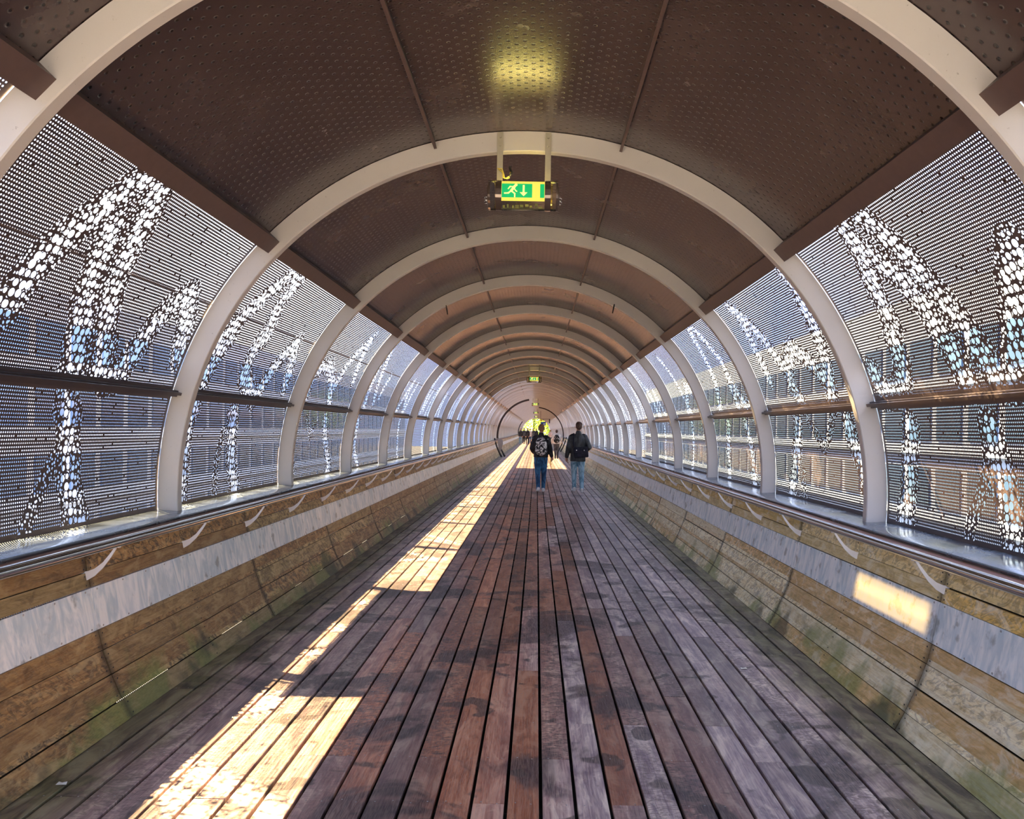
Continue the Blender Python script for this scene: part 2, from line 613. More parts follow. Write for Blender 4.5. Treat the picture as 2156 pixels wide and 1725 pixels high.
far_planks = MB()
near_planks = MB()
JOIST = .12          # joists stand at JOIST + .5 k
n_plank = 0
for k in range(-14, 14):
    xc = .149 + PW * (k - .5)
    if abs(xc) + .07 > 2.17:
        continue
    y = JOIST + (1.5 if k % 2 == 0 else 0.0) + random.choice((0, .5)) + .5
    near_planks.box((xc, (YB + y) / 2, -.014), (.137, y - YB - .006, .028))
    while y < 24.0:
        L = random.choice((2.0, 2.5, 2.5, 3.0, 3.5))
        if k % 4 == 1 and abs(y - 4.12) > .3 and y < 4.1:
            L = 4.12 - y
            L = max(.5, round(L * 2) / 2)
        ob('plank', plank_mesh(L), None, floor, (xc, y, random.uniform(-.002, .0015)))
        n_plank += 1
        y += L
    while y < YE:
        L = min(random.choice((2.5, 3.0, 4.0)), YE - y + .01)
        far_planks.box((xc, y + L / 2, -.014), (.137, L - .003, .028))
        y += L
tag(far_planks.build('plank_run', M['deck'], floor), kind='stuff')
tag(near_planks.build('plank_run', M['deck'], floor), kind='stuff')
MB().box((0, (YB + YE) / 2, -.07), (4.5, YE - YB, .04)).build('added_under_deck_sheet', M['dark'], floor)  # dark sheet added to keep light out of the deck gaps
jo = MB()
y = JOIST
while y < 60:
    jo.box((0, y, -.041), (4.3, .06, .022))
    y += .5
tag(jo.build('joists', M['dark'], floor), kind='stuff')
# screw heads, two per plank over every joist
sc = MB()
y = JOIST + 1.5
while y < 22:
    for k in range(-14, 14):
        xc = .149 + PW * (k - .5)
        if abs(xc) + .07 > 2.17:
            continue
        for sx in (-.036, .036):
            cx, cy = xc + sx + random.uniform(-.004, .004), y + random.uniform(-.012, .012)
            r = .0042
            V = [(cx + r * math.cos(a), cy + r * math.sin(a), .0015) for a in [i * math.pi / 3 for i in range(6)]]
            sc.add(V + [(cx, cy, .0035)], [(i, (i + 1) % 6, 6) for i in range(6)])
    y += .5
tag(sc.build('screw_heads', M['screw'], floor), kind='stuff')

# ---- wooden side walls
row_cache = {}
ROWS = [0, 1, 2, 3, 5, 6]      # profile steps that are boards (4 is the frosted band)


def row_mesh(i, s):
    if (i, s) not in row_cache:
        (xa, za), (xb, zb) = PROF[i], PROF[i + 1]
        d = Vector((xb - xa, zb - za)).normalized()
        nrm = Vector((d.y, -d.x))            # outward
        a = Vector((xa, za)) + d * .003
        b = Vector((xb, zb)) - d * .003
        c = (a + b) / 2
        pts = [a, a + nrm * .03, b + nrm * .03, b]
        pts = [((q.x - c.x) * s, q.y - c.y) for q in pts]
        m = MB().prism_y(pts, .004, JS - .004)
        me = m.mesh('plank')
        me.materials.append(M['woodL'] if s < 0 else M['woodR'])
        row_cache[(i, s)] = (me, (c.x * s, c.y))
    return row_cache[(i, s)]


for s, W in ((-1, wall_l), (1, wall_r)):
    far = MB()
    mat = M['woodL'] if s < 0 else M['woodR']
    sc = MB()
    for j in range(-2, 63):
        y = JY + JS * j
        if y + JS > YE:
            break
        for i in ROWS:
            me, (cx, cz) = row_mesh(i, s)
            if -2 <= j < 20:
                o = ob('plank', me, None, W, (cx + random.uniform(-.003, .003), y, cz + random.uniform(-.0028, .0028)))
            else:
                far.add([(v.co.x + cx, v.co.y + y, v.co.z + cz) for v in me.vertices], [tuple(p.vertices) for p in me.polygons])
            if -1 <= j < 7:
                (xa, za), (xb, zb) = PROF[i], PROF[i + 1]
                for t in (.22, .78):
                    px, pz = xa + (xb - xa) * t, za + (zb - za) * t
                    for yy in (y + .035, y + JS - .035, y + JS / 2):
                        r = .006
                        V = [(s * (px - .001), yy + r * math.cos(q), pz + r * math.sin(q)) for q in [w * math.pi / 3 for w in range(6)]]
                        sc.add(V + [(s * (px - .005), yy, pz)], [(w, (w + 1) % 6, 6) for w in range(6)])
    tag(far.build('plank_run', mat, W), kind='stuff')
    tag(sc.build('screw_heads', M['blackm'], W), kind='stuff')
    # frosted light band, one sheet per 1.25 m
    (xa, za), (xb, zb) = PROF[4], PROF[5]
    d = Vector((xb - xa, zb - za)).normalized()
    nrm = Vector((d.y, -d.x))
    hl = Vector((xb - xa, zb - za)).length / 2 - .002
    cache = {}
    riv = MB()
    farb = MB()
    for j in range(-5, 124):
        y = JY + 1.25 * j
        if y + 1.25 > YE:
            break
        lit = (s > 0 and j == 0)
        if lit not in cache:
            pts = [-d * hl, -d * hl + nrm * .012, d * hl + nrm * .012, d * hl]
            m = MB().prism_y([(q.x * s, q.y) for q in pts], -.622, .622)
            me = m.mesh('light_panel')
            me.materials.append(M['frost_lit'] if lit else M['frost'])
            cache[lit] = me
        cx, cz = (xa + xb) / 2 * s, (za + zb) / 2
        if -5 <= j < 40:
            o = ob('light_panel', cache[lit], None, W, (cx - s * .001, y + .625, cz))
            if lit:
                o['label'] = 'frosted panel glowing warm yellow, lamp behind it switched on'
        else:
            me = cache[lit]
            farb.add([(v.co.x + cx, v.co.y + y + .625, v.co.z + cz) for v in me.vertices], [tuple(p.vertices) for p in me.polygons])
        if -1 <= j < 14:
            for t in (.06, .94):
                px, pz = xa + (xb - xa) * t, za + (zb - za) * t
                for q in (.06, .35, .64, .9, 1.19):
                    yy = y + q
                    r = .0065
                    V = [(s * (px - .003), yy + r * math.cos(w * math.pi / 4), pz + r * math.sin(w * math.pi / 4)) for w in range(8)]
                    riv.add(V + [(s * (px - .008), yy, pz)], [(w, (w + 1) % 8, 8) for w in range(8)])
    tag(farb.build('light_panel_run', M['frost'], W), kind='stuff')
    tag(riv.build('rivets', M['screw'], W), kind='stuff')
    # cap board, rounded lip and steel ledge
    capc = {}
    for j in range(K0, K1):
        y = Y0 + BAY * j
        if 'c' not in capc:
            m = MB().prism_y([(s * q[0], q[1]) for q in [(2.405, .906), (2.572, .912), (2.572, .932), (2.405, .926)]], .003, BAY - .003)
            capc['c'] = m.mesh('cap_board')
            capc['c'].materials.append(M['cap'])
            lip = [(2.563, .934), (2.558, .945), (2.563, .957), (2.58, .962), (2.66, .962), (2.88, .972), (2.95, .965), (2.95, .95), (2.62, .935)]
            m = MB().prism_y([(s * q[0], q[1]) for q in lip], .001, BAY - .001)
            capc['l'] = m.mesh('steel_ledge')
            auto_smooth(capc['l'], 50)
            capc['l'].materials.append(M['ledge'])
        ob('cap_board', capc['c'], None, W, (0, y, 0))
        ob('steel_ledge', capc['l'], None, W, (0, y, 0))
    if s > 0:
        MB().prism_y([(2.30, -.05), (2.34, -.05), (2.56, .86), (2.52, .86)], YB, YE).build('added_backing_board', M['dark'], W)  # unseen dark board added to keep the plank gaps black
    else:
        me = pydata('backing_sheet', [(-2.30, YB, -.05), (-2.30, YE, -.05), (-2.52, YE, .88), (-2.52, YB, .88)], [(0, 1, 2, 3)])
        for nme, val in (('big', .5), ('mid', .5), ('edge', 1.0)):
            at = me.attributes.new(nme, 'FLOAT', 'POINT')
            at.data.foreach_set('value', [val] * 4)
        uvl = me.uv_layers.new(name='UVMap')
        for q, c_ in enumerate(((YB, 0), (YE, 0), (YE, .955), (YB, .955))):
            uvl.data[q].uv = c_
        ob('backing_sheet', me, M['perf_roof'], W)
        # short strips added behind the seams to block daylight except here and there
        bt = MB()
        for q in (1, 2, 3, 6):
            y = YB
            while y < 60:
                L_ = random.uniform(.3, 1.6)
                bt.box((-PROF[q][0] - .040, y + L_ / 2, PROF[q][1]), (.008, L_, .05))
                y += L_ + random.uniform(.1, .7)
        tag(bt.build('added_seam_blocks', M['dark'], W), kind='stuff')

# ---- perforated skin
A0, A1, A2, A3 = -3.4, 15.5, 44.0, 75.0


def seg_dist(P, pts, sv):
    """distance in metres from grid points P (y, v) to a polyline of (y, angle)"""
    q = np.array([(a, math.radians(b) * RO) for a, b in pts])
    best = np.full(P.shape[0], 9.0)
    for a, b in zip(q[:-1], q[1:]):
        ab = b - a
        t = np.clip(((P - a) @ ab) / max(ab @ ab, 1e-9), 0, 1)
        best = np.minimum(best, np.linalg.norm(P - (a + t[:, None] * ab), axis=1))
    return best


def skin_mesh(side, ya, a0, a1, strokes, step, uoff, margin=.035, half=None):
    """curved sheet one bay long; side -1/+1, angles from the horizontal of that side"""
    L0, L1 = .081, BAY - .001
    nu = max(2, int((L1 - L0) / step) + 1)
    arc = math.radians(a1 - a0) * RO
    nv = max(6, int(arc / step) + 1)
    U = np.linspace(L0, L1, nu)
    A = np.linspace(a0, a1, nv)
    uu, aa = np.meshgrid(U, A, indexing='ij')
    uu, aa = uu.ravel(), aa.ravel()
    v = np.radians(aa) * RO
    X = side * RO * np.cos(np.radians(aa))
    Z = RC + RO * np.sin(np.radians(aa))
    V = np.stack([X, uu, Z], 1)
    I = np.arange(nu * nv).reshape(nu, nv)
    F = np.stack([I[:-1, :-1].ravel(), I[1:, :-1].ravel(), I[1:, 1:].ravel(), I[:-1, 1:].ravel()], 1)
    if side < 0:
        F = F[:, ::-1]
    me = pydata('perforated_panel', V, F, True)
    P = np.stack([uu + ya, v], 1)
    big = np.full(len(uu), 9.0)
    mid = np.full(len(uu), 9.0)
    for k, pts in strokes:
        ys = [p[0] for p in pts]
        if max(ys) < ya - .3 or min(ys) > ya + BAY + .3:
            continue
        dd = seg_dist(P, pts, 1)
        if k == 'B':
            big = np.minimum(big, dd)
        else:
            mid = np.minimum(mid, dd)
    ed = np.minimum(np.minimum(uu - L0, L1 - uu), np.minimum(v - math.radians(a0) * RO, math.radians(a1) * RO - v))
    # a cell mask that stays crisp on a coarse grid: edge > .5 means inside
    e = np.clip(.5 + (ed - margin) / .2, 0, 1)
    if half is not None:
        e = np.minimum(e, half(X))
    for nme, arr in (('big', np.minimum(big, .5)), ('mid', np.minimum(mid, .5)), ('edge', e)):
        at = me.attributes.new(nme, 'FLOAT', 'POINT')
        at.data.foreach_set('value', arr.astype(np.float32))
    uvl = me.uv_layers.new(name='UVMap')
    li = np.empty(len(me.loops), dtype=np.int32)
    me.loops.foreach_get('vertex_index', li)
    uvs = np.stack([uu[li] + uoff, v[li] + 10.0], 1).astype(np.float32)
    uvl.data.foreach_set('uv', uvs.ravel())
    return me


SL = [
 ('B',[(4.23,22.5),(4.33,29.1),(4.52,35.9),(4.67,42.4),(4.84,42.8),(4.89,40.3),(4.99,36.1),(5.03,32.4),(5.06,29.4),(5.19,23.7)]),
 ('B',[(4.72,35.4),(4.81,30.3),(4.86,25.8),(4.98,22.2)]),
 ('B',[(4.96,21.1),(4.99,19.6),(5.05,18.1),(5.00,16.4)]),
 ('B',[(5.78,25.4),(5.86,28.2),(6.02,30.9),(6.23,26.7),(6.29,24.5)]),
 ('B',[(5.23,21.3),(5.32,20.3),(5.32,17.9),(5.44,16.4),(5.57,16.8),(5.64,19.1),(5.68,21.0),(5.74,23.0)]),
 ('B',[(6.26,25.1),(6.29,23.6),(6.35,21.4)]),
 ('B',[(5.07,12.6),(5.14,10.9),(5.17,7.7),(5.22,5.1),(5.21,3.2),(5.28,0.5),(5.28,-1.5),(5.35,-2.4),(5.25,-4.2)]),
 ('M',[(5.04,5.7),(4.94,2.6),(4.86,-0.0),(4.78,-2.4)]),
 ('B',[(6.96,24.2),(7.12,29.4),(7.32,35.3),(7.45,39.1),(7.52,43.3),(7.75,40.9),(7.78,34.6),(7.94,28.3)]),
 ('B',[(6.92,17.0),(6.99,19.8),(7.07,23.7),(7.15,26.6)]),
 ('B',[(8.28,15.9),(7.82,20.2),(7.80,24.9),(7.81,28.6)]),
 ('B',[(8.31,16.2),(8.51,21.5),(8.70,26.4),(8.86,29.8),(8.96,26.6),(9.12,22.0),(9.14,19.8)]),
 ('B',[(6.95,13.2),(6.88,11.3),(6.90,7.1),(6.90,2.5),(6.87,-2.7)]),
 ('B',[(7.84,12.8),(7.91,10.4),(7.96,6.2),(8.01,2.8),(8.11,-1.2),(8.09,-4.2),(7.92,-5.4)]),
 ('M',[(7.71,8.9),(7.62,3.2),(7.60,-2.5)]),
 ('B',[(10.06,16.4),(10.07,24.5),(10.46,26.9),(11.05,22.4),(11.27,16.3)]),
 ('B',[(11.24,22.1),(11.33,28.5),(11.67,38.2),(11.84,32.5),(12.11,24.7)]),
 ('B',[(9.86,12.4),(9.83,7.1),(9.99,0.2)]),
 ('M',[(10.38,12.5),(10.69,7.7),(10.85,11.8)]),
 ('B',[(11.28,12.8),(11.50,6.7),(11.78,-0.5),(11.58,-4.7)]),
 ('B',[(13.53,15.6),(13.41,25.3),(13.15,36.6),(13.08,41.6),(13.67,31.5),(14.14,19.2)]),
 ('B',[(14.45,21.8),(14.53,28.6)]),
 ('B',[(13.36,12.4),(13.42,2.1),(13.67,-2.6)]),
]
SR = [
 ('B',[(5.50,43.7),(5.29,43.8),(5.22,42.3),(5.18,39.7),(5.12,37.1),(5.06,34.3),(5.02,31.4),(4.96,28.8),(4.91,26.2),(4.84,23.4),(4.78,20.7),(4.73,18.6),(4.62,16.8)]),
 ('B',[(5.49,43.1),(5.53,39.8),(5.57,36.9),(5.67,33.3),(5.71,29.7),(5.71,27.3),(5.80,24.5),(5.80,21.6),(5.87,19.0),(6.02,16.8),(6.26,16.8),(6.32,20.6)]),
 ('B',[(5.51,38.4),(5.41,35.3),(5.28,32.6),(5.25,30.4),(5.18,27.5),(5.17,24.6),(5.11,22.6),(5.08,20.1),(5.06,18.5),(5.04,17.1)]),
 ('B',[(4.10,31.0),(4.16,29.2),(4.26,27.1),(4.29,24.9),(4.37,23.4),(4.40,20.8),(4.52,18.8),(4.61,16.6)]),
 ('B',[(5.94,11.7),(5.98,9.6),(6.04,7.2),(6.06,4.8),(6.10,2.4),(6.08,1.3),(6.15,-0.8),(6.16,-2.2),(6.11,-3.1)]),
 ('B',[(4.91,11.6),(4.89,9.9),(4.91,8.4),(4.85,7.1),(4.83,5.6),(4.83,3.7),(4.80,2.4),(4.77,0.8),(4.75,-0.8),(4.73,-2.8)]),
 ('M',[(5.00,6.3),(5.05,4.5),(5.13,2.0),(5.22,-0.6),(5.23,-2.4)]),
 ('B',[(8.91,40.6),(8.75,37.5),(8.62,33.6),(8.52,29.6),(8.43,26.5),(8.32,23.6),(8.34,20.6),(8.19,16.6)]),
 ('B',[(8.79,38.9),(8.91,34.4),(9.00,30.3),(9.01,26.5),(9.01,23.2)]),
 ('B',[(8.32,23.6),(8.07,26.5),(7.84,27.7),(7.70,25.8),(7.51,23.3),(7.36,20.7)]),
 ('B',[(6.94,40.8),(6.94,37.5),(7.03,34.7),(7.07,31.7),(7.12,28.2),(7.18,24.8),(7.28,21.4),(7.30,18.6),(7.39,16.3)]),
 ('B',[(8.47,13.1),(8.56,9.9),(8.64,6.0)]),
 ('M',[(8.14,12.8),(7.95,10.0),(7.83,7.4),(7.65,10.0),(7.49,13.2)]),
 ('B',[(7.13,12.9),(7.09,10.1),(7.01,7.0)]),
 ('B',[(8.69,6.8),(8.73,3.5),(8.84,0.0),(8.87,-3.0),(8.63,-5.3)]),
 ('M',[(8.48,2.4),(8.48,-1.1),(8.41,-3.3)]),
 ('B',[(6.97,7.2),(6.90,3.8),(6.88,2.5)]),
 ('B',[(11.06,43.5),(11.33,36.9),(11.42,30.3),(11.59,22.6),(11.84,17.2)]),
 ('B',[(10.96,43.2),(10.79,36.3),(10.64,29.6),(10.68,23.6),(10.48,19.6),(10.31,16.4)]),
 ('B',[(10.65,28.2),(10.77,22.4),(10.74,17.2)]),
 ('B',[(9.96,25.8),(9.99,21.0),(10.20,16.3)]),
 ('B',[(11.55,13.0),(11.79,4.9),(11.71,-3.7),(11.54,-5.4)]),
 ('B',[(10.59,12.8),(10.48,6.8),(10.43,-0.2),(10.28,-4.1)]),
 ('B',[(14.49,38.9),(14.35,31.8),(14.28,25.3),(14.16,20.0),(14.00,16.6)]),
 ('B',[(14.31,16.7),(13.70,26.4),(13.14,24.1),(12.95,17.7)]),
 ('B',[(14.21,13.3),(14.41,5.1),(14.52,-3.1)]),
 ('M',[(13.45,12.5),(13.42,8.6),(13.21,11.7)]),
]


def rand_strokes(seed):
    r = random.Random(seed)
    out = []
    y = r.uniform(.1, .5)
    while y < 2.9:
        w = r.uniform(.25, .6)
        h = r.uniform(26, 43)
        out.append(('B', [(y - w, 16), (y - w * .5, h * .7), (y, h), (y + .1, h - 6), (y + .15, 22), (y + r.uniform(.1, .4), 16.5)]))
        if r.random() < .6:
            out.append(('B', [(y + .1, h * .8), (y + .3, h * .55), (y + .5, 20), (y + .6, 30)]))
        y += r.uniform(1.0, 1.5)
    out.append(('B', [(a := r.uniform(.4, 1.2), 13), (a + .1, 5), (a + .03, -3)]))
    out.append(('B', [(a := r.uniform(1.6, 2.7), 13), (a + .1, 5), (a + .2, -3)]))
    return out


variants = {}
for s, W, ST in ((-1, wall_l, SL), (1, wall_r, SR)):
    for j in range(K0, K1):
        y = Y0 + BAY * j
        for nm, a, b in (('lo', A0, A1 - .3), ('up', A1 + .3, A2 - .6)):
            if 0 <= j < 4:
                me = skin_mesh(s, y, a, b, ST, .03, j * .7)
                me.materials.append(M['perf'])
            else:
                key = (s, nm, j % 4)
                if key not in variants:
                    me = skin_mesh(s, 0.0, a, b, rand_strokes(j % 4 + (10 if s > 0 else 0)), .05, j * .7)
                    me.materials.append(M['perf'])
                    variants[key] = me
                me = variants[key]
            ob('perforated_panel', me, None, W, (0, y, 0))


def box_on_arc(m, side, a, r0, r1, w, y0, y1):
    """bar along y at angle a, from radius r0 to r1, w wide along the arc"""
    t = math.radians(a)
    er = Vector((side * math.cos(t), math.sin(t)))
    et = Vector((-side * math.sin(t), math.cos(t)))
    c = Vector((0, RC))
    pts = [c + er * r0 - et * w / 2, c + er * r1 - et * w / 2, c + er * r1 + et * w / 2, c + er * r0 + et * w / 2]
    m.prism_y([(p.x, p.y) for p in pts], y0, y1)
    return m


bars = {}
for s, W in ((-1, wall_l), (1, wall_r)):
    m = MB()
    box_on_arc(m, s, A1, RO - .045, RO - .005, .05, .08, BAY)
    box_on_arc(m, s, A1 + .1, RO - .075, RO - .045, .022, .045, BAY + .0)
    bars['mid', s] = m.mesh('glazing_bar')
    bars['mid', s].materials.append(M['bar'])
    m = MB()
    box_on_arc(m, s, A2, RO - .11, RO + .02, .125, .03, BAY)
    bars['beam', s] = m.mesh('edge_beam')
    bars['beam', s].materials.append(M['beam'])
    m = MB()
    box_on_arc(m, s, A3, RO - .06, RO, .022, .03, BAY)
    bars['ridge', s] = m.mesh('ridge_bar')
    bars['ridge', s].materials.append(M['beam'])
    for j in range(K0, K1):
        y = Y0 + BAY * j
        ob('glazing_bar', bars['mid', s], None, W, (0, y, 0))
        ob('edge_beam', bars['beam', s], None, ceiling, (0, y, 0))
        ob('ridge_bar', bars['ridge', s], None, ceiling, (0, y, 0))


def roof_panel_mesh(a0, a1, mat, holes=None):
    L0, L1 = .0, BAY
    st = 1.5 if holes is None else 1.5
    nv = int(abs(a1 - a0) / st) + 1
    A = np.linspace(a0, a1, nv)
    U = np.linspace(L0, L1, 2 if holes is None else 31)
    V, F = [], []
    for u in U:
        for a in A:
            x, z = pol(RO, a)
            V.append((x, u, z))
    for i in range(len(U) - 1):
        for q in range(nv - 1):
            F.append((i * nv + q, i * nv + q + 1, (i + 1) * nv + q + 1, (i + 1) * nv + q))
    me = pydata('roof_panel', V, F, True)
    uvl = me.uv_layers.new(name='UVMap')
    li = np.empty(len(me.loops), dtype=np.int32)
    me.loops.foreach_get('vertex_index', li)
    VV = np.array(V)
    an = np.arctan2(VV[:, 2] - RC, VV[:, 0])
    uvs = np.stack([VV[li, 1], an[li] * RO], 1).astype(np.float32)
    uvl.data.foreach_set('uv', uvs.ravel())
    if holes is not None:
        ed = np.minimum(VV[:, 1] - .12, BAY - .06 - VV[:, 1])
        e = np.clip(.5 + ed / .2, 0, 1) * np.where((VV[:, 0] < holes), 1.0, 0.0)
        for nme, arr in (('big', e * 0 + .5), ('mid', e * 0 + .5), ('edge', e)):
            at = me.attributes.new(nme, 'FLOAT', 'POINT')
            at.data.foreach_set('value', arr.astype(np.float32))
    me.materials.append(mat)
    return me


rp = [roof_panel_mesh(A2, A3, M['roof']), roof_panel_mesh(A3, 180 - A3, M['roof']), roof_panel_mesh(180 - A3, 180 - A2, M['roof'])]
rpf = [rp[0], roof_panel_mesh(A3, 180 - A3, M['perf_roof'], -.12), roof_panel_mesh(180 - A3, 180 - A2, M['perf_roof'], 9.0)]  # holes added in the far roof to let sun onto the deck
for j in range(K0, K1):
    for q in range(3):
        src = rpf if (j >= 11) else rp
        ob('roof_panel', src[q], None, ceiling, (0, Y0 + BAY * j, 0))

# ---- plates added outside the left skin, unseen, to shape sun on the deck
fin = MB()
fin.add([(-2.59, YB, 2.63), (-3.45, YB, 2.945), (-3.45, YE, 2.945), (-2.59, YE, 2.63),
         (-2.59, YB, 2.64), (-3.45, YB, 2.955), (-3.45, YE, 2.955), (-2.59, YE, 2.64)],
        [(0, 1, 2, 3), (4, 7, 6, 5), (0, 4, 5, 1), (2, 6, 7, 3), (1, 5, 6, 2), (0, 3, 7, 4)])
fin.build('added_shade_fin', M['blackm'], wall_l)  # added fin, trims the left edge of the sun strip
aw = MB()
ya, yb = 6.85, 10.15
for x0, z0, x1, z1 in ((-1.2, 3.95, -3.02, 4.10),):
    aw.add([(x0, ya, z0), (x1, ya, z1), (x1, yb, z1), (x0, yb, z0), (x0, ya, z0 + .03), (x1, ya, z1 + .03), (x1, yb, z1 + .03), (x0, yb, z0 + .03)],
           [(0, 1, 2, 3), (4, 7, 6, 5), (0, 4, 5, 1), (2, 6, 7, 3), (1, 5, 6, 2), (0, 3, 7, 4)])
aw.build('added_shade_plate', M['blackm'], ceiling)  # added plate, keeps the sun off one bay of deck

# ---- steel arches: each one a thing
arch_me = None


def arch_mesh(ri=RI, ro=RO - .004, w=.08, c=.006, a0=-3.6, n=112):
    prof = [(ri + c, 0), (ro, 0), (ro, w), (ri + c, w), (ri, w - c), (ri, c)]
    V, F = [], []
    k = len(prof)
    for i in range(n + 1):
        a = a0 + (180 - 2 * a0) * i / n
        for r, y in prof:
            x, z = pol(r, a)
            V.append((x, y, z))
    for i in range(n):
        for q in range(k):
            F.append((i * k + q, i * k + (q + 1) % k, (i + 1) * k + (q + 1) % k, (i + 1) * k + q))
    F.append(tuple(range(k)))
    F.append(tuple(n * k + q for q in range(k))[::-1])
    m = MB().add(V, F)
    me = m.mesh('arch_rib')
    auto_smooth(me, 30)
    me.materials.append(M['arch'])
    return me


arch_me = arch_mesh()
ORD = ['first', 'second', 'third', 'fourth', 'fifth', 'sixth', 'seventh', 'eighth', 'ninth', 'tenth', 'eleventh', 'twelfth',
       'thirteenth', 'fourteenth', 'fifteenth', 'sixteenth', 'seventeenth', 'eighteenth']
for j in range(K0, K1 + 1):
    o = ob('arch_rib', arch_me, None, None, (0, Y0 + BAY * j, 0))
    if j < 0:
        tag(o, 'pale steel arch rib just behind the viewer' if j == -1 else 'pale steel arch rib at the shortened tunnel end behind the viewer', 'arch', 'pale arch ribs along the tunnel')
    elif j == 0:
        tag(o, 'nearest pale steel arch rib, cut off by the picture top and sides', 'arch', 'pale arch ribs along the tunnel')
    elif j == 1:
        tag(o, 'pale steel arch rib that the nearest exit sign hangs from', 'arch', 'pale arch ribs along the tunnel')
    elif j == 9:
        tag(o, 'pale steel arch rib that carries the second exit sign', 'arch', 'pale arch ribs along the tunnel')
    elif j < 18:
        tag(o, '%s pale steel arch rib from the viewer, counting the cropped one' % ORD[j], 'arch', 'pale arch ribs along the tunnel')
    elif j < K1:
        tag(o, 'small pale arch rib far down the tunnel past the dark expansion ring', 'arch', 'distant arch ribs past the dark ring')
    else:
        tag(o, 'pale end arch framing the green trees at the tunnel mouth', 'arch', 'pale arch ribs along the tunnel')


# ---- dark expansion joints (half rings)
def ring(name, y, a0, a1, ri, w):
    V, F = [], []
    n = 48
    for i in range(n + 1):
        a = a0 + (a1 - a0) * i / n
        for r, yy in ((ri, 0), (RI + .02, 0), (RI + .02, w), (ri, w)):
            x, z = pol(r, a)
            V.append((x, yy, z))
    for i in range(n):
        for q in range(4):
            F.append((i * 4 + q, i * 4 + (q + 1) % 4, (i + 1) * 4 + (q + 1) % 4, (i + 1) * 4 + q))
    o = MB().add(V, F + [(0, 1, 2, 3), (n * 4 + 3, n * 4 + 2, n * 4 + 1, n * 4)]).build(name, M['seal'], None, (0, y, 0))
    return tag(o, kind='structure')


ring('trim_1', Y0 + 18 * BAY + .5, 100, 183, 2.60, .2)
ring('trim_2', Y0 + 25 * BAY + .5, -3, 84, 2.62, .2)
ring('trim_3', Y0 + 40 * BAY, 140, 183, 2.60, .2)

# ================================================================== HANDRAILS
def handrail(s, label):
    t = tag(empty('handrail', (s * 2.22, YB, 0)), label, 'handrail', 'steel handrails')
    y1 = 47.6 if s < 0 else 61.5
    rail = MB().tube([(0, 0, .985), (0, y1 - YB, .985)], .028, 20)
    me = rail.mesh('rail')
    auto_smooth(me, 50)
    ob('rail', me, M['steel'], t)
    # curved flat bracket from the wall to the underside of the rail
    m = MB()
    prof = [(s * .192, .79, .052), (s * .165, .795, .050), (s * .125, .815, .042), (s * .08, .855, .032), (s * .035, .915, .026), (s * .008, .958, .024)]
    V, F = [], []
    for x, z, h in prof:
        for sx, sz in ((-1, -1), (1, -1), (1, 1), (-1, 1)):
            V.append((x + (0 if True else sx), sx * .004, z + sz * h * .5))
    for i in range(len(prof) - 1):
        for q in range(4):
            F.append((i * 4 + q, i * 4 + (q + 1) % 4, (i + 1) * 4 + (q + 1) % 4, (i + 1) * 4 + q))
    F += [(0, 1, 2, 3), tuple(len(V) - 4 + q for q in (3, 2, 1, 0))]
    m.add(V, F)
    m.box((s * .188, 0, .79), (.008, .03, .085))
    m.box((s * .002, 0, .957), (.03, .022, .006))
    bm_ = m.mesh('bracket')
    bm_.materials.append(M['bracket'])
    y = JY - 1.25 * 5 - .02
    while y < y1:
        ob('bracket', bm_, None, t, (0, y - YB, 0))
        y += 1.25
    return t


handrail(-1, 'polished steel handrail on brackets along the left wooden wall')
handrail(1, 'polished steel handrail on brackets along the right wooden wall')


# ================================================================== EXIT SIGNS
M['clear'] = glass_mat()
M['sign_lamp'] = glow('sign_lamp', (1.0, .82, .25), 34)
M['sign_y'] = glow('sign_yellow', (1.0, .80, .12), .40)
M['sign_g'] = glow('sign_green', (.0, .42, .13), .5)
M['sign_p'] = glow('sign_pictogram', (1.0, .80, .28), .52)
M['strap'] = plain('strap_metal', (.40, .36, .28), .4, .5)
M['wire_y'] = plain('yellow_wire', (.85, .70, .12), .5)
M['board'] = plain('ballast_parts', (.16, .18, .10), .6, .2, .6, 60)
M['endcap'] = plain('smoked_end_cap', (.16, .12, .10), .12, .5)


def poly_plate(m, pts, y, th=.0012):
    V = [(x, y, z) for x, z in pts] + [(x, y + th, z) for x, z in pts]
    k = len(pts)
    m.add(V, [tuple(range(k)), tuple(range(2 * k - 1, k - 1, -1))] + [(i, (i + 1) % k, k + (i + 1) % k, k + i) for i in range(k)])


def limb(m, a, b, w, y):
    a, b = Vector(a), Vector(b)
    d = (b - a).normalized()
    n_ = Vector((-d.y, d.x)) * w / 2
    a2, b2 = a - d * w * .3, b + d * w * .3
    poly_plate(m, [a2 - n_, b2 - n_, b2 + n_, a2 + n_], y)


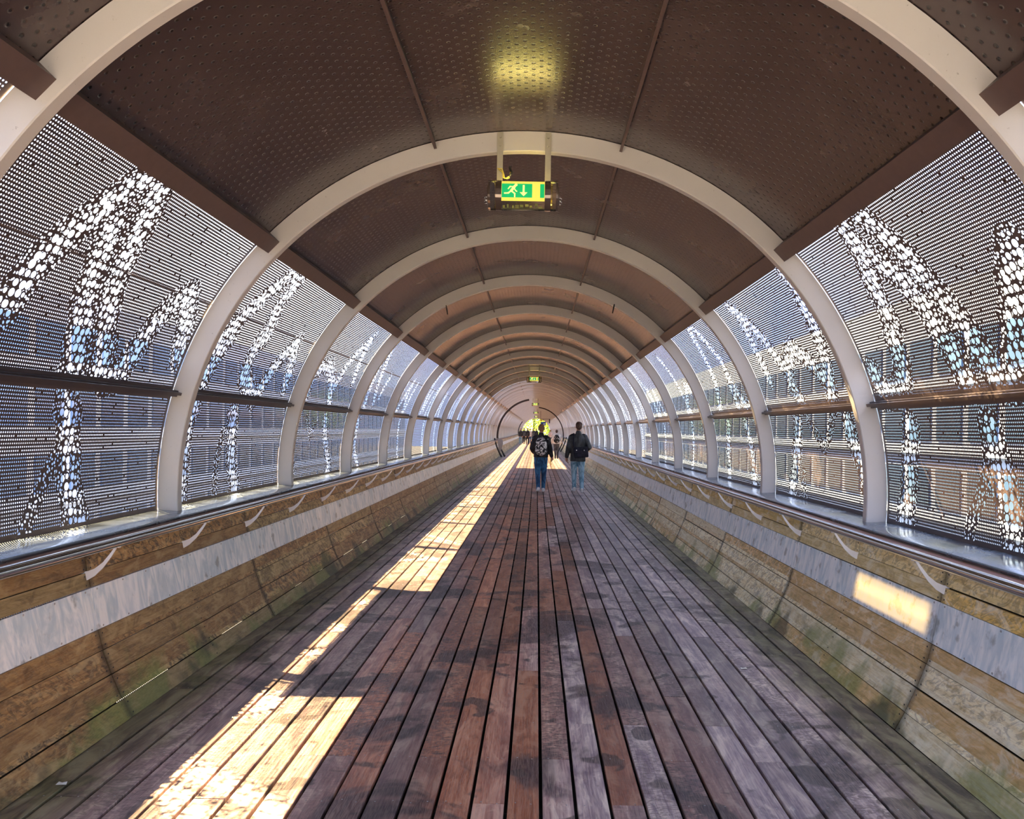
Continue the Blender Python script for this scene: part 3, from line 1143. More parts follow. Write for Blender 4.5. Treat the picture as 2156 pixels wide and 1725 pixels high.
def exit_sign(x, y, z, top, label, detail=True):
    t = tag(empty('exit_sign', (x, y, z)), label, 'sign', 'green exit signs hanging from the roof')
    R_, L_ = .112, .265
    # clear tube lying across the tunnel
    m = MB().tube([(-L_, 0, 0), (L_, 0, 0)], R_, 32, caps=False)
    me = m.mesh('clear_tube')
    auto_smooth(me, 60)
    o = ob('clear_tube', me, M['clear'], t)
    so = o.modifiers.new('wall', 'SOLIDIFY')
    so.thickness = .004
    for sx in (-1, 1):
        c = MB().tube([(sx * (L_ - .012), 0, 0), (sx * (L_ + .004), 0, 0)], [R_ + .004, R_ + .002], 32)
        c.tube([(sx * (L_ + .004), 0, 0), (sx * (L_ + .012), 0, 0)], [R_ * .7, R_ * .66], 24)
        c.build('end_cap', M['endcap'], t, smooth=False)
        b = MB().tube([(sx * .192 - .02, 0, 0), (sx * .192 + .02, 0, 0)], R_ + .003, 32, caps=False)
        b.tube([(sx * .188 + .022, 0, 0), (sx * .188 - .022, 0, 0)], R_ + .0005, 32, caps=False)
        b.build('clamp_band', M['endcap'], t)
        h = MB().box((sx * .188, .045, (top + R_) / 2), (.046, .005, top - R_ + .02))
        for zz in (top - .03, top - .095):
            h.tube([(sx * .188, .043, zz), (sx * .188, .036, zz)], [.009, .007], 8)
        h.build('strap', M['strap'], t)
        # eye hooks at the ends
        e = MB()
        cx = sx * (L_ + .022)
        for q in range(2):
            e.tube([(cx + sx * .012 * math.cos(a), -.02, -.03 - q * .028 + .012 * math.sin(a)) for a in [i * math.pi / 5 for i in range(10)]], .0032, 6)
        e.build('hook', M['steel'], t, smooth=True)
    # backlit sign sheet in the tube
    yy = -.055
    m = MB()
    m.box((-.004, yy, .020), (.35, .004, .150))
    m.build('sign_sheet', M['sign_y'], t)
    MB().box((-.0475, yy - .003, .024), (.231, .002, .106)).build('green_field', M['sign_g'], t)
    MB().box((.144, yy - .003, .024), (.032, .002, .106)).build('green_field', M['sign_g'], t)
    MB().tube([(-.17, .0, .083), (.17, .0, .083)], .010, 12).build('lamp_tube', M['sign_lamp'], t)
    m = MB()
    yp = yy - .0062
    X = lambda a: -.179 + a * .0305 * 0 + a
    # running figure, metres from the lower left of the green field
    bx, bz = -.168, -.029
    P = lambda a, b: (bx + a * 1.18, bz + b)
    head = [P(.096 + .0095 * math.cos(i * math.pi / 8), .096 + .0095 * math.sin(i * math.pi / 8)) for i in range(16)]
    poly_plate(m, head, yp)
    limb(m, P(.088, .086), P(.066, .052), .019, yp)
    limb(m, P(.083, .082), P(.058, .083), .0085, yp)
    limb(m, P(.058, .083), P(.046, .066), .0085, yp)
    limb(m, P(.082, .074), P(.094, .052), .008, yp)
    limb(m, P(.094, .052), P(.102, .046), .0075, yp)
    limb(m, P(.066, .050), P(.046, .034), .0105, yp)
    limb(m, P(.048, .033), P(.022, .032), .0105, yp)
    limb(m, P(.068, .048), P(.088, .030), .0105, yp)
    limb(m, P(.088, .030), P(.088, .004), .0105, yp)
    m.build('running_figure', M['sign_p'], t)
    m = MB()
    m.box((bx + .171, yp + .0006, bz + .065), (.014, .0012, .062))
    poly_plate(m, [(bx + .142, bz + .040), (bx + .171, bz + .010), (bx + .200, bz + .040)], yp)
    m.build('arrow', M['sign_p'], t)
    if detail:
        m = MB()
        for i in range(9):
            m.box((-.15 + i * .035 + random.uniform(-.006, .006), random.uniform(-.02, .03), -.083 + random.uniform(-.006, .008)),
                  (random.uniform(.012, .03), random.uniform(.015, .03), random.uniform(.012, .03)))
        m.box((0, 0, -.1), (.34, .03, .003))
        m.build('ballast', M['board'], t)
        m = MB()
        m.tube([(-.205, .03, .22), (-.17, .02, .215), (-.155, .02, .17), (-.148, .02, .14), (-.13, .02, .145), (-.112, .02, .16), (-.105, .02, .19)], .0042, 8)
        m.tube([(-.195, .03, .215), (-.165, .03, .19), (-.16, .03, .15), (-.13, .03, .142), (-.11, .03, .15)], .0042, 8)
        m.build('wire', M['wire_y'], t, smooth=True)
        m = MB()
        m.tube([(-.115, .02, .155), (-.095, .03, .19), (-.108, .06, .225), (-.11, .09, .25)], [.007, .012, .01, .012], 10)
        m.build('cable_gland', M['blackm'], t, smooth=True)
    return t


exit_sign(-.03, 6.385, 3.465, .50, 'nearest green exit sign, its running man and arrow clear to read')
exit_sign(-.02, Y0 + 9 * BAY - .07, 3.50, .46, 'second green exit sign down the tunnel, small under the roof', False)
exit_sign(-.02, Y0 + 19 * BAY - .07, 3.50, .46, 'third exit sign, tiny and green under the far roof', False)
exit_sign(-.02, Y0 + 29 * BAY - .07, 3.50, .46, 'fourth exit sign, a yellow speck above the trees', False)
exit_sign(-.02, Y0 + 38 * BAY - .07, 3.50, .46, 'farthest exit sign, topmost speck against the green trees', False)

# stubs of cut cable on the fourth visible arch, litter on the deck
for x_, z_, dx_, lb in ((-1.30, 3.49, .03, 'short black cable end sticking out of an arch, left of the roof middle'),
                        (1.25, 3.55, -.03, 'short black cable end sticking out of an arch, right of the roof middle')):
    o = MB().tube([(0, .012, .02), (dx_ * .5, -.02, -.05), (dx_, -.03, -.12)], [.010, .012, .008], 8).build('cable_end', M['blackm'], None, (x_, Y0 + 3 * BAY - .01, z_), True)
    tag(o, lb, 'cable')
for x_, y_, lb in ((-2.03, 3.74, 'crumpled white paper scrap on the deck by the left wall'), (1.58, 5.75, 'tiny white paper scrap on the dark right side of the deck')):
    m = MB()
    pts = [(-.022, -.012, .002), (.0, -.016, .006), (.024, -.008, .002), (.018, .012, .007), (-.004, .010, .003), (-.02, .012, .006)]
    m.add(pts + [(a, b, q + .0015) for a, b, q in pts], [(5, 4, 3, 2, 1, 0), (6, 7, 8, 9, 10, 11)] + [(i, (i + 1) % 6, 6 + (i + 1) % 6, 6 + i) for i in range(6)])
    M.setdefault('paper', plain('paper', (.8, .8, .76), .7))
    tag(m.build('paper_scrap', M['paper'], None, (x_, y_, .0)), lb, 'litter')

# blue direction sign hanging near the far end
M['blue'] = plain('sign_blue', (.01, .06, .32), .4)
M['white'] = plain('sign_white', (.8, .8, .8), .5)
M['yel'] = plain('sign_yellow_paint', (.75, .62, .10), .5)
t = tag(empty('direction_sign', (.85, 95, 2.36)), 'blue hanging sign with a white patch before the tunnel mouth', 'sign')
MB().box((0, 0, 0), (.62, .04, .42)).build('sign_board', M['blue'], t)
MB().box((.12, -.025, -.04), (.24, .01, .11)).build('white_patch', M['white'], t)
MB().box((-.22, 0, .36), (.3, .04, .24)).build('yellow_board', M['yel'], t)
m = MB()
m.box((.25, 0, .53), (1.1, .04, .04))
m.box((.0, 0, .37), (.05, .04, .34))
m.box((-.32, 0, 1.05), (.04, .04, 1.08))
m.build('hanger', M['blackm'], t)
MB().box((.72, 0, .28), (.12, .04, .46)).build('side_board', M['blackm'], t)


# ================================================================== GUARD FRAMES
def guard(s, y, label):
    t = tag(empty('guard_frame', (s * 2.2, y, 0)), label, 'guard')
    for q, (dx, dy) in enumerate(((0, 0), (-s * .16, .7))):
        m = MB()
        pts = [(dx - s * (0 + .33 * (1 - zz) ** 2.0 * .6), dy, zz) for zz in (1.12, .95, .8, .6, .4, .2, .02)]
        m.tube([(p[0] + (s * .12 - s * .22 * (1 - p[2])), p[1], p[2]) for p in pts], [.045, .05, .05, .045, .045, .05, .06], 8)
        m.build('post', M['blackm'], t)
    if s < 0:
        m = MB()
        m.add([(.02, .2, 1.12), (.32, .2, 1.02), (.34, .2, .8), (.22, .2, .32), (.12, .2, .3), (.02, .2, .9),
               (.02, .23, 1.12), (.32, .23, 1.02), (.34, .23, .8), (.22, .23, .32), (.12, .23, .3), (.02, .23, .9)],
              [(0, 1, 2, 3, 4, 5), (11, 10, 9, 8, 7, 6)] + [(i, (i + 1) % 6, 6 + (i + 1) % 6, 6 + i) for i in range(6)])
        m.build('plate', M['plate'], t)
    return t


guard(-1, 48.0, 'dark guard frame with grey plate at the end of the left handrail')
guard(1, 61.8, 'dark curved guard bar at the far end of the right handrail')

# ================================================================== PEOPLE
M['skin'] = plain('skin', (.50, .27, .19), .5, 0, .1, 8)
M['hair_red'] = cloth('auburn_hair', (.16, .07, .03), (.42, .21, .09), 60, .5, (1, 1, .3))
M['hair_dark'] = cloth('dark_brown_hair', (.02, .012, .010), (.16, .075, .05), 45, .4, (1, 1, .3))
M['black_cloth'] = cloth('black_cloth', (.010, .010, .012), (.045, .042, .046), 9)
M['slate_cloth'] = cloth('black_jacket_cloth', (.012, .014, .018), (.055, .062, .068), 7, .5)
M['navy'] = cloth('navy_bag_cloth', (.006, .007, .016), (.018, .018, .036), 9)
M['jeans_d'] = cloth('blue_denim', (.012, .055, .14), (.05, .18, .36), 7)
M['jeans_l'] = cloth('washed_denim', (.11, .25, .36), (.38, .58, .70), 7)
M['shoe_w'] = plain('white_shoe', (.72, .70, .70), .5)
M['shoe_b'] = plain('black_shoe', (.02, .02, .022), .5)
M['floral'] = cloth('printed_cloth', (.012, .011, .012), (.85, .82, .80), 13, .8, (1, 1, 1), .49, .53)
M['floral2'] = cloth('printed_back', (.010, .010, .012), (.80, .78, .76), 10, .8, (1, 1, 1), .57, .60)
M['white_cloth'] = cloth('white_cloth', (.55, .52, .50), (.8, .77, .75), 9)
M['pink_cloth'] = cloth('pale_pink_cloth', (.62, .42, .36), (.82, .66, .6), 9)
M['grey_trs'] = cloth('dark_trousers', (.02, .02, .025), (.10, .10, .11), 9)


def V3(*a):
    return Vector(a)


class Body:
    """blobs and tapered limbs, fused by a voxel remesh into one skin"""
    def __init__(s):
        s.m = MB()

    def ell(s, c, r, R=None, n=12):
        V, F = [], []
        for i in range(n + 1):
            th = math.pi * i / n
            for j in range(2 * n):
                ph = math.pi * j / n
                v = Vector((r[0] * math.sin(th) * math.cos(ph), r[1] * math.sin(th) * math.sin(ph), r[2] * math.cos(th)))
                if R is not None:
                    v = R @ v
                V.append(v + Vector(c))
        k = 2 * n
        for i in range(n):
            for j in range(k):
                F.append((i * k + j, (i + 1) * k + j, (i + 1) * k + (j + 1) % k, i * k + (j + 1) % k))
        s.m.add(V, F)
        return s

    def limb(s, pts, rad, flat=1.0, seg=14):
        """tapered limb with rounded ends; flat scales depth (y)"""
        pts = [Vector(p) for p in pts]
        V, F = [], []
        k = seg
        n0 = len(pts)
        for i in range(n0):
            t = (pts[min(i + 1, n0 - 1)] - pts[max(i - 1, 0)]).normalized()
            a = Vector((1, 0, 0)) - t * t.x
            if a.length < .2:
                a = Vector((0, 0, 1)) - t * t.z
            a.normalize()
            b = t.cross(a)
            for j in range(k):
                an = 2 * math.pi * j / k
                V.append(pts[i] + a * math.cos(an) * rad[i] + b * math.sin(an) * rad[i] * flat)
        for i in range(n0 - 1):
            for j in range(k):
                F.append((i * k + j, i * k + (j + 1) % k, (i + 1) * k + (j + 1) % k, (i + 1) * k + j))
        F.append(tuple(range(k))[::-1])
        F.append(tuple((n0 - 1) * k + j for j in range(k)))
        s.m.add(V, F)
        for p, r in ((pts[0], rad[0]), (pts[-1], rad[-1])):
            s.ell(p, (r * .98, r * .98 * flat, r * .98), n=6)
        return s

    def finish(s, name, mat, parent, voxel, smooth=4):
        me = s.m.mesh(name, True)
        o = ob(name, me, mat, parent)
        r = o.modifiers.new('fuse', 'REMESH')
        r.mode = 'VOXEL'
        r.voxel_size = voxel
        r.use_smooth_shade = True
        if smooth:
            q = o.modifiers.new('soften', 'SMOOTH')
            q.factor = .5
            q.iterations = smooth
        return o


def hand(b, wrist, d, side, fwd=V3(0, 1, 0)):
    """palm and five unequal, slightly curled fingers; d is the hand's direction"""
    d = d.normalized()
    across = fwd - d * fwd.dot(d)
    across.normalize()
    nrm = d.cross(across)
    if nrm.x * side > 0:
        nrm = -nrm                       # palm faces the body
    pc = wrist + d * .045
    b.limb([wrist - d * .02, wrist + d * .03, wrist + d * .085], [.026, .037, .036], 1.0)
    for q, (off, L) in enumerate(((.030, .070), (.010, .080), (-.010, .075), (-.029, .058))):
        p0 = wrist + d * .085 + across * off
        p1 = p0 + d * L * .45 + nrm * .008
        p2 = p1 + d * L * .30 + nrm * .018
        p3 = p2 + d * L * .18 + nrm * .022
        b.limb([p0 - d * .02, p1, p2, p3], [.0105, .0095, .0085, .0075], seg=8)
    t0 = wrist + d * .03 + across * .03
    b.limb([t0, t0 + d * .035 + across * .022, t0 + d * .062 + across * .026 + nrm * .012], [.013, .011, .009], seg=8)


def person(loc, rz, H, J, wear, label, voxel=.010, fine=True):
    """J: joint positions for a 1.80 m figure facing +y, feet on z=0"""
    k = H / 1.80
    t = tag(empty('person', loc, rz), label, 'person')
    S = lambda p: Vector(p) * k
    g = {n_: S(p) for n_, p in J.items()}
    hip, chest, neck, head = g['hip'], g['chest'], g['neck'], g['head']
    # ---- body, one continuous skin from scalp to toes
    b = Body()
    b.ell(head + V3(0, -.012, .022) * k, Vector((.077, .096, .095)) * k)
    b.ell(head + V3(0, .022, -.045) * k, Vector((.056, .068, .068)) * k)
    b.limb([head + V3(0, .098, -.005) * k, head + V3(0, .112, -.03) * k], [.011 * k, .015 * k], seg=8)        # nose
    for sx in (-1, 1):
        b.ell(head + V3(sx * .080, -.004, -.006) * k, Vector((.011, .019, .032)) * k, n=6)                    # ears
        b.ell(head + V3(sx * .031, .088, .008) * k, Vector((.016, .01, .010)) * k, n=5)                       # eyelids
    b.ell(head + V3(0, .088, -.062) * k, Vector((.024, .012, .008)) * k, n=5)                                 # lips
    b.limb([neck, neck * .45 + head * .55 - V3(0, .012, .0) * k], [.062 * k, .054 * k])
    b.ell((chest + hip) / 2, Vector((.145, .10, .30)) * k)
    b.ell(chest, Vector((.165, .11, .17)) * k)
    b.ell(hip, Vector((.16, .115, .12)) * k)
    for s_, L in ((-1, 'l'), (1, 'r')):
        sh, el, wr = g['sh' + L], g['el' + L], g['wr' + L]
        b.limb([neck - V3(0, 0, .03) * k, sh], [.055 * k, .058 * k])
        b.limb([sh, sh * .5 + el * .5, el, el * .55 + wr * .45, wr], [.056 * k, .050 * k, .041 * k, .037 * k, .026 * k])
        hd = g.get('hd' + L, (wr - el))
        hand(b, wr, Vector(hd), s_)
        hj, kn, an, toe = g['hj' + L], g['kn' + L], g['an' + L], g['toe' + L]
        b.limb([hj, hj * .5 + kn * .5, kn, kn * .6 + an * .4, an], [.088 * k, .075 * k, .055 * k, .052 * k, .036 * k])
        b.limb([an + V3(0, -.02, -.02) * k, toe], [.036 * k, .028 * k])
    b.finish('body', M['skin'], t, voxel * .85 if fine else voxel, 2)
    # ---- hair
    h = Body()
    h.ell(head + V3(0, -.022, .036) * k, Vector((.086, .100, .094)) * k)
    h.ell(head + V3(0, -.055, -.008) * k, Vector((.072, .062, .072)) * k)
    if wear.get('tuft'):
        for q in range(14):
            a = random.uniform(-1.3, 1.3)
            h.ell(head + V3(math.sin(a) * .07, random.uniform(-.08, .04), .085 * math.cos(a) + .035) * k, Vector((.026, .028, .022)) * k, n=5)
    h.finish('hair', M[wear['hair']], t, voxel * .9, 1)
    # ---- trousers
    p = Body()
    p.ell(hip + V3(0, 0, -.01) * k, Vector((.178, .135, .13)) * k)
    for L in 'lr':
        hj, kn, an = g['hj' + L], g['kn' + L], g['an' + L]
        lo = an + V3(0, 0, -.02) * k
        p.limb([hj + V3(0, 0, .02) * k, hj * .6 + kn * .4, kn, kn * .55 + lo * .45, lo * .93 + kn * .07, lo],
               [.102 * k, .092 * k, .070 * k, .061 * k, .052 * k, .056 * k])
    p.finish('trousers', M[wear['legs']], t, voxel, 2)
    # ---- shoes, one each side
    for L in 'lr':
        an, toe = g['an' + L], g['toe' + L]
        f = Body()
        dd = (toe - an)
        dd.z = toe.z - an.z + .045 * k
        heel = an + V3(0, -.045, -.055) * k
        f.limb([heel, an * .35 + toe * .65 + V3(0, 0, -.01) * k, toe + V3(0, .02, 0) * k], [.040 * k, .043 * k, .034 * k], .8)
        f.ell(an + V3(0, -.02, -.02) * k, Vector((.044, .055, .05)) * k)
        sh_ = f.finish('shoe', M[wear['shoe']], t, voxel * .8, 1)
    # ---- jacket
    j = Body()
    hem = wear.get('hem', -.10)
    pul = Vector((.0, 0, 0))
    c1, c2 = chest, hip + V3(0, 0, hem) * k
    n_r = 9
    V, F = [], []
    up = neck + V3(0, -.01, -.01) * k
    rings = [(up, .085, .075), (chest + V3(0, 0, .17) * k, .165, .095), (chest + V3(0, 0, .11) * k, .205, .125), (chest, .205, .145),
             (chest * .6 + hip * .4, .195, .145), (chest * .25 + hip * .75, .190, .142), (hip, .195, .150), (c2, .198, .152)]
    kk = 24
    for c, rx, ry in rings:
        for q in range(kk):
            a = 2 * math.pi * q / kk
            V.append(c + V3(math.copysign(abs(math.cos(a)) ** .85, math.cos(a)) * rx, math.copysign(abs(math.sin(a)) ** .85, math.sin(a)) * ry, 0) * k)
    for i in range(len(rings) - 1):
        for q in range(kk):
            F.append((i * kk + q, (i + 1) * kk + q, (i + 1) * kk + (q + 1) % kk, i * kk + (q + 1) % kk))
    F.append(tuple(range(kk)))
    F.append(tuple((len(rings) - 1) * kk + q for q in range(kk))[::-1])
    j.m.add(V, F)
    for L in 'lr':
        sh, el, wr = g['sh' + L], g['el' + L], g['wr' + L]
        cuff = wr * .93 + el * .07
        j.limb([sh * .8 + neck * .2, sh, sh * .5 + el * .5, el, el * .5 + wr * .5, cuff],
               [.075 * k, .082 * k, .078 * k, .070 * k, .062 * k, .052 * k])
    j.limb([neck + V3(0, 0, -.04) * k, neck + V3(0, -.008, .028) * k], [.092 * k, .074 * k])
    jo_ = j.finish('jacket', M[wear['top']], t, voxel, 2)
    return t, g, k


def stand(**k):
    J = dict(hip=(0, 0, .95), chest=(0, 0, 1.28), neck=(0, -.01, 1.50), head=(0, .012, 1.665),
             shl=(-.16, 0, 1.44), shr=(.16, 0, 1.44), ell=(-.22, -.03, 1.16), elr=(.22, -.03, 1.16),
             wrl=(-.26, .06, .92), wrr=(.26, .06, .92),
             hjl=(-.09, 0, .90), hjr=(.09, 0, .90), knl=(-.10, .03, .50), knr=(.10, .03, .50),
             anl=(-.10, 0, .09), anr=(.10, 0, .09), toel=(-.12, .16, .035), toer=(.12, .16, .035))
    J.update(k)
    return J


def pack(t, g, k, mat, size=(.155, .11, .25), drop=-.04, straps=True, voxel=.01):
    c = g['chest'] + V3(0, -.22, drop - .02) * k
    b = Body()
    b.ell(c, Vector((size[0], size[1], size[2])) * k)
    b.ell(c + V3(0, -.02, -.10) * k, Vector((size[0] * 1.02, size[1] * 1.05, size[2] * .55)) * k)
    o = b.finish('backpack_bag', M[mat], t, voxel, 3)
    s = MB()
    for sx in (-1, 1):
        s.tube([c + V3(sx * .07, .05, .20) * k, g['neck'] + V3(sx * .10, -.08, -.045) * k, g['neck'] + V3(sx * .115, .04, -.05) * k,
                g['chest'] + V3(sx * .14, .155, .03) * k, g['chest'] + V3(sx * .19, .06, -.20) * k, c + V3(sx * .13, .04, -.16) * k], .018 * k, 8)
        if straps:
            s.tube([c + V3(sx * .10, .02, -.22) * k, c + V3(sx * .105, .0, -.33) * k, c + V3(sx * .12, .01, -.46) * k], [.012 * k, .010 * k, .008 * k], 6)
    s.build('shoulder_strap', M['black_cloth'], t, smooth=True)
    return o


# walker with the printed backpack (centre)
J = stand(head=(.005, .015, 1.675), shl=(-.155, 0, 1.43), shr=(.155, 0, 1.43),
          ell=(-.235, -.06, 1.15), wrl=(-.19, .14, 1.05), elr=(.235, -.06, 1.15), wrr=(.285, .07, .95),
          hjl=(-.085, 0, .90), hjr=(.085, 0, .90),
          knl=(-.075, .0, .49), anl=(-.055, -.13, .13), toel=(-.075, .03, .035),
          knr=(.085, .10, .50), anr=(.075, .16, .10), toer=(.10, .33, .06))
t, g, k = person((.225, 21.6, 0), 0.0, 1.80, J, dict(hair='hair_red', legs='jeans_d', shoe='shoe_w', top='black_cloth', hem=-.02),
                 'person with short auburn hair walking away, printed backpack and dark blue jeans', .011)
pack(t, g, k, 'floral')
c = g['shr']
pr = Body()
pr.ell(g['chest'] + V3(.13, -.075, .10) * k, V3(.085, .075, .075) * k)
pr.finish('shoulder_print', M['floral2'], t, .012, 1)
st = MB().tube([g['wrr'] + V3(-.005, .03, -.03), g['wrr'] + V3(-.03, .02, -.12), g['wrr'] + V3(-.015, .0, -.22)], [.012, .010, .012], 8)
o = st.build('stick', M['wire_y'], None, smooth=True)
o.location = (.225, 21.6, 0)
tag(o, 'small yellow stick held in the hand of the walker with printed backpack', 'stick')

# walker with the shoulder bag (right)
J = stand(head=(.015, .015, 1.675), neck=(.005, -.01, 1.50), shl=(-.165, 0, 1.42), shr=(.165, 0, 1.42),
          ell=(-.245, -.02, 1.14), wrl=(-.285, .03, .90), hdl=(.05, .02, -1.0), elr=(.285, -.06, 1.15), wrr=(.20, .16, 1.07),
          knl=(-.085, .09, .50), anl=(-.075, .05, .12), toel=(-.12, .20, .045),
          knr=(.095, .0, .49), anr=(.105, -.10, .10), toer=(.115, .06, .035))
t, g, k = person((1.205, 21.75, 0), .04, 1.87, J, dict(hair='hair_dark', legs='jeans_l', shoe='shoe_w', top='slate_cloth', hem=-.15, tuft=True),
                 'person with wavy dark hair walking away, black jacket, washed light jeans', .011)
# the bag hangs from the shoulder: a thing of its own
bag = tag(empty('messenger_bag', (1.205, 21.75, 0), .04), 'navy black messenger bag slung low behind the walker in light jeans', 'bag')
bb = Body()
bc = g['hip'] + V3(.055, -.215, .085) * k
Rz = Matrix.Rotation(-.08, 3, 'Y')
mm = MB()
bme = MB().box((0, 0, 0), (.37 * k, .10 * k, .27 * k), Rz).mesh('bag_body')
bm = bmesh.new()
bm.from_mesh(bme)
bmesh.ops.bevel(bm, geom=bm.edges[:], offset=.035, segments=4, affect='EDGES', profile=.6)
bm.to_mesh(bme)
bm.free()
auto_smooth(bme, 60)
o = ob('bag_body', bme, M['navy'], bag, bc)
MB().box((0, 0, 0), (.34 * k, .012, .13 * k), Rz).build('flap', M['navy'], bag, bc + V3(0, -.055, .065))
MB().tube([bc + V3(-.12, -.02, .12) * k, g['chest'] + V3(-.12, -.175, -.12) * k, g['chest'] + V3(-.13, -.165, .08) * k, g['shl'] + V3(.05, -.03, .085) * k,
           g['shl'] + V3(.06, .06, .06) * k, g['chest'] + V3(-.05, .165, -.02) * k, g['chest'] + V3(.16, .12, -.22) * k, bc + V3(.16, .03, .10) * k],
          .017 * k, 8).build('strap', M['navy'], bag, smooth=True)
for dx in (-.12, .08):
    MB().tube([bc + V3(dx, -.062, .055), bc + V3(dx, -.072, .055)], .014, 8).build('buckle', M['steel'], bag)

# third walker, further off
J = stand(anl=(-.06, -.06, .10), toel=(-.08, .08, .035), knl=(-.08, .0, .5), anr=(.07, .06, .09), toer=(.09, .22, .035), knr=(.08, .08, .5),
          ell=(-.27, -.03, 1.15), wrl=(-.30, .07, .93), elr=(.27, -.03, 1.15), wrr=(.34, .10, 1.02))
t, g, k = person((1.25, 47.0, 0), 0, 1.68, J, dict(hair='hair_dark', legs='grey_trs', shoe='shoe_b', top='white_cloth', hem=-.03),
                 'distant person with black printed backpack walking beyond the two nearest walkers', .02, False)
pack(t, g, k, 'floral2', (.18, .12, .27), straps=False, voxel=.02)

# the far group, coming towards us on the left
FAR = [(-1.62, 88.0, 1.80, 'hair_dark', 'black_cloth', 'jeans_l', 3.14, 'leftmost distant person, dark jacket and pale jeans'),
       (-1.30, 92.0, 1.81, 'hair_dark', 'grey_trs', 'black_cloth', 3.14, 'distant person in dark clothes half behind the leftmost one'),
       (-.88, 88.5, 1.83, 'hair_dark', 'black_cloth', 'black_cloth', 3.14, 'distant person all in black walking left of centre'),
       (-.66, 94.0, 1.78, 'hair_red', 'white_cloth', 'jeans_d', 3.0, 'distant person in pale top and blue jeans behind the black coat'),
       (-.30, 95.0, 1.81, 'hair_dark', 'grey_trs', 'jeans_d', 3.14, 'distant person in a grey jacket, second from right of far group'),
       (.05, 96.0, 1.80, 'hair_dark', 'black_cloth', 'grey_trs', 3.2, 'distant dark-haired person beside the auburn walker\'s shoulder'),
       (1.62, 90.0, 1.66, 'hair_red', 'pink_cloth', 'grey_trs', 0.0, 'distant red-haired person in a pale pink top, right side')]
for x, y, H, hr, tp, lg, rz, lb in FAR:
    person((x, y, 0), rz, H, stand(ell=(-.19, -.03, 1.16), elr=(.19, -.03, 1.16), wrl=(-.18, .08, .93), wrr=(.18, .08, .93), shl=(-.135, 0, 1.42), shr=(.135, 0, 1.42), anl=(-.07, -.05, .09), toel=(-.08, .09, .035), anr=(.07, .06, .09), toer=(.08, .2, .035)),
           dict(hair=hr, legs=lg, shoe='shoe_b', top=tp, hem=-.06), lb, .03, False)

# ================================================================== OUTSIDE
M['leaf'] = NT('leaf')
n = M['leaf']
w = n.noise(n.pos(), .5, 3)
n.set(Base_Color=n.mix(n.rmap(w, .35, .65), (.035, .11, .012), (.30, .33, .03)), Roughness=.5)
n.b.inputs['Transmission Weight'].default_value = 0.0
tl = n.t.nodes.new('ShaderNodeBsdfTranslucent')
tl.inputs[0].default_value = (.26, .36, .03, 1)
mx = n.t.nodes.new('ShaderNodeMixShader')
mx.inputs[0].default_value = .5
n.t.links.new(n.b.outputs[0], mx.inputs[1])
n.t.links.new(tl.outputs[0], mx.inputs[2])
n.t.links.new(mx.outputs[0], n.out.inputs[0])
M['leaf'] = n.m
M['bark'] = plain('bark', (.10, .07, .045), .9)


def tree(x, y, z0, h, r, label, nleaf=5200):
    t = tag(empty('tree', (x, y, z0)), label, 'tree')
    m = MB()
    m.tube([(0, 0, 0), (.1, 0, h * .3), (0, .1, h * .62), (.1, 0, h * .9)], [.35, .28, .18, .05], 10)
    for q in range(7):
        a = q * .9
        m.tube([(0, 0, h * (.3 + .06 * q)), (math.cos(a) * r * .4, math.sin(a) * r * .4, h * (.42 + .06 * q)), (math.cos(a) * r * .75, math.sin(a) * r * .75, h * (.5 + .06 * q))], [.12, .08, .03], 6)
    m.build('trunk', M['bark'], t, smooth=True)
    cl = rng.normal(size=(46, 3))
    cl /= np.linalg.norm(cl, axis=1)[:, None]
    cl *= (rng.random((46, 1)) ** .4) * np.array([[r, r, h * .42]]) * .85
    cen = cl[rng.integers(0, 46, nleaf)]
    p = cen + rng.normal(size=(nleaf, 3)) * r * .17
    p[:, 2] += h * .56
    d1 = rng.normal(size=(nleaf, 3))
    d1 /= np.linalg.norm(d1, axis=1)[:, None]
    d2 = np.cross(d1, rng.normal(size=(nleaf, 3)))
    d2 /= np.linalg.norm(d2, axis=1)[:, None]
    sz = rng.uniform(.10, .22, (nleaf, 1))
    V = np.stack([p - d1 * sz, p + d2 * sz * .55, p + d1 * sz, p - d2 * sz * .55], 1).reshape(-1, 3)
    F = np.arange(nleaf * 4).reshape(-1, 4)
    me = pydata('foliage', V, F)
    o = ob('foliage', me, M['leaf'], t)
    o['kind'] = 'stuff'
    return t


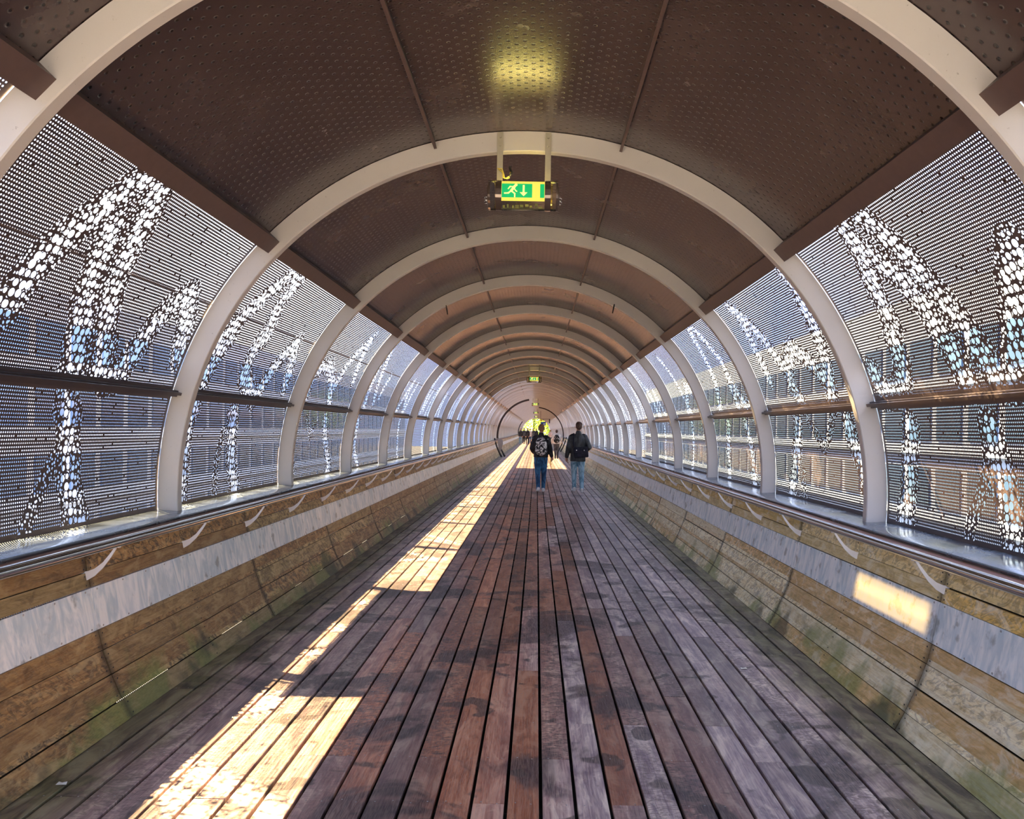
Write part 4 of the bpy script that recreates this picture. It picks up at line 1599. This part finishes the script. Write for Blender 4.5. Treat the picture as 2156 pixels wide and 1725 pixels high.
tree(-4.6, YE + 8, -2.2, 9.0, 3.3, 'bright green tree beyond the tunnel mouth, left of its middle')
tree(3.4, YE + 8, -2.2, 9.0, 3.3, 'bright yellow-green tree beyond the tunnel mouth, right of its middle')
tree(-.6, YE + 22, -2.2, 13.0, 6.0, 'tall yellow-green tree filling the middle of the tunnel mouth', 9000)

g_ = MB().box((0, 90, -6.1), (500, 500, .2)).build('ground', M['concrete'])
tag(g_, kind='structure')
g_ = MB().box((0, YB - 7, -.12), (12, 13.9, .2)).build('terrace', M['added_paving'])  # unseen, added at the shortened end, bounces warm light inside
tag(g_, kind='structure')
g_ = MB().box((0, YE + 20, -.12), (14, 40, .2)).build('terrace', M['concrete'])
tag(g_, kind='structure')

M['facade_b'] = plain('blue_grey_facade', (.24, .31, .42), .6, 0, .12, .5)
M['winglass_b'] = plain('dark_window_glass', (.04, .08, .15), .12, .2, .3, .3)
M['facade'] = plain('facade_panel', (.62, .65, .70), .6, 0, .12, .5)
M['winglass'] = plain('window_glass', (.17, .26, .40), .12, .2, .3, .3)


def block(name, x, y0, y1, z0, z1, s, label, fac, gla):
    """office block beside the bridge, its street front towards the tunnel"""
    t = tag(empty(name, (x, y0, z0)), label, 'building')
    L, H = y1 - y0, z1 - z0
    MB().box((s * 6, L / 2, H / 2), (12, L, H)).build('wall', fac, t)
    nf = int(H / 3.3)
    wm = MB().box((0, 0, 0), (.12, 2.3, 1.9)).mesh('window')
    wm.materials.append(gla)
    fm = MB().box((0, L / 2, 0), (.3, L, .28)).mesh('floor_band')
    fm.materials.append(fac)
    cnt = 0
    for f in range(nf):
        ob('floor_band', fm, None, t, (-s * .1, 0, f * 3.3 + .3))
        for q in range(int(L / 3.0)):
            if cnt < 290:
                ob('window', wm, None, t, (-s * .03, q * 3.0 + 1.6, f * 3.3 + 1.8))
                cnt += 1
    return t


block('office_block', -24, -6, 150, -6, 8.2, -1, 'pale office block with rows of windows, seen through left perforated panels', M['facade'], M['winglass'])
block('office_block', 20, -4, 150, -6, 9.0, 1, 'pale office block with dark windows, seen through right perforated panels', M['facade_b'], M['winglass_b'])
print('planks', n_plank, 'objects', len(bpy.data.objects))
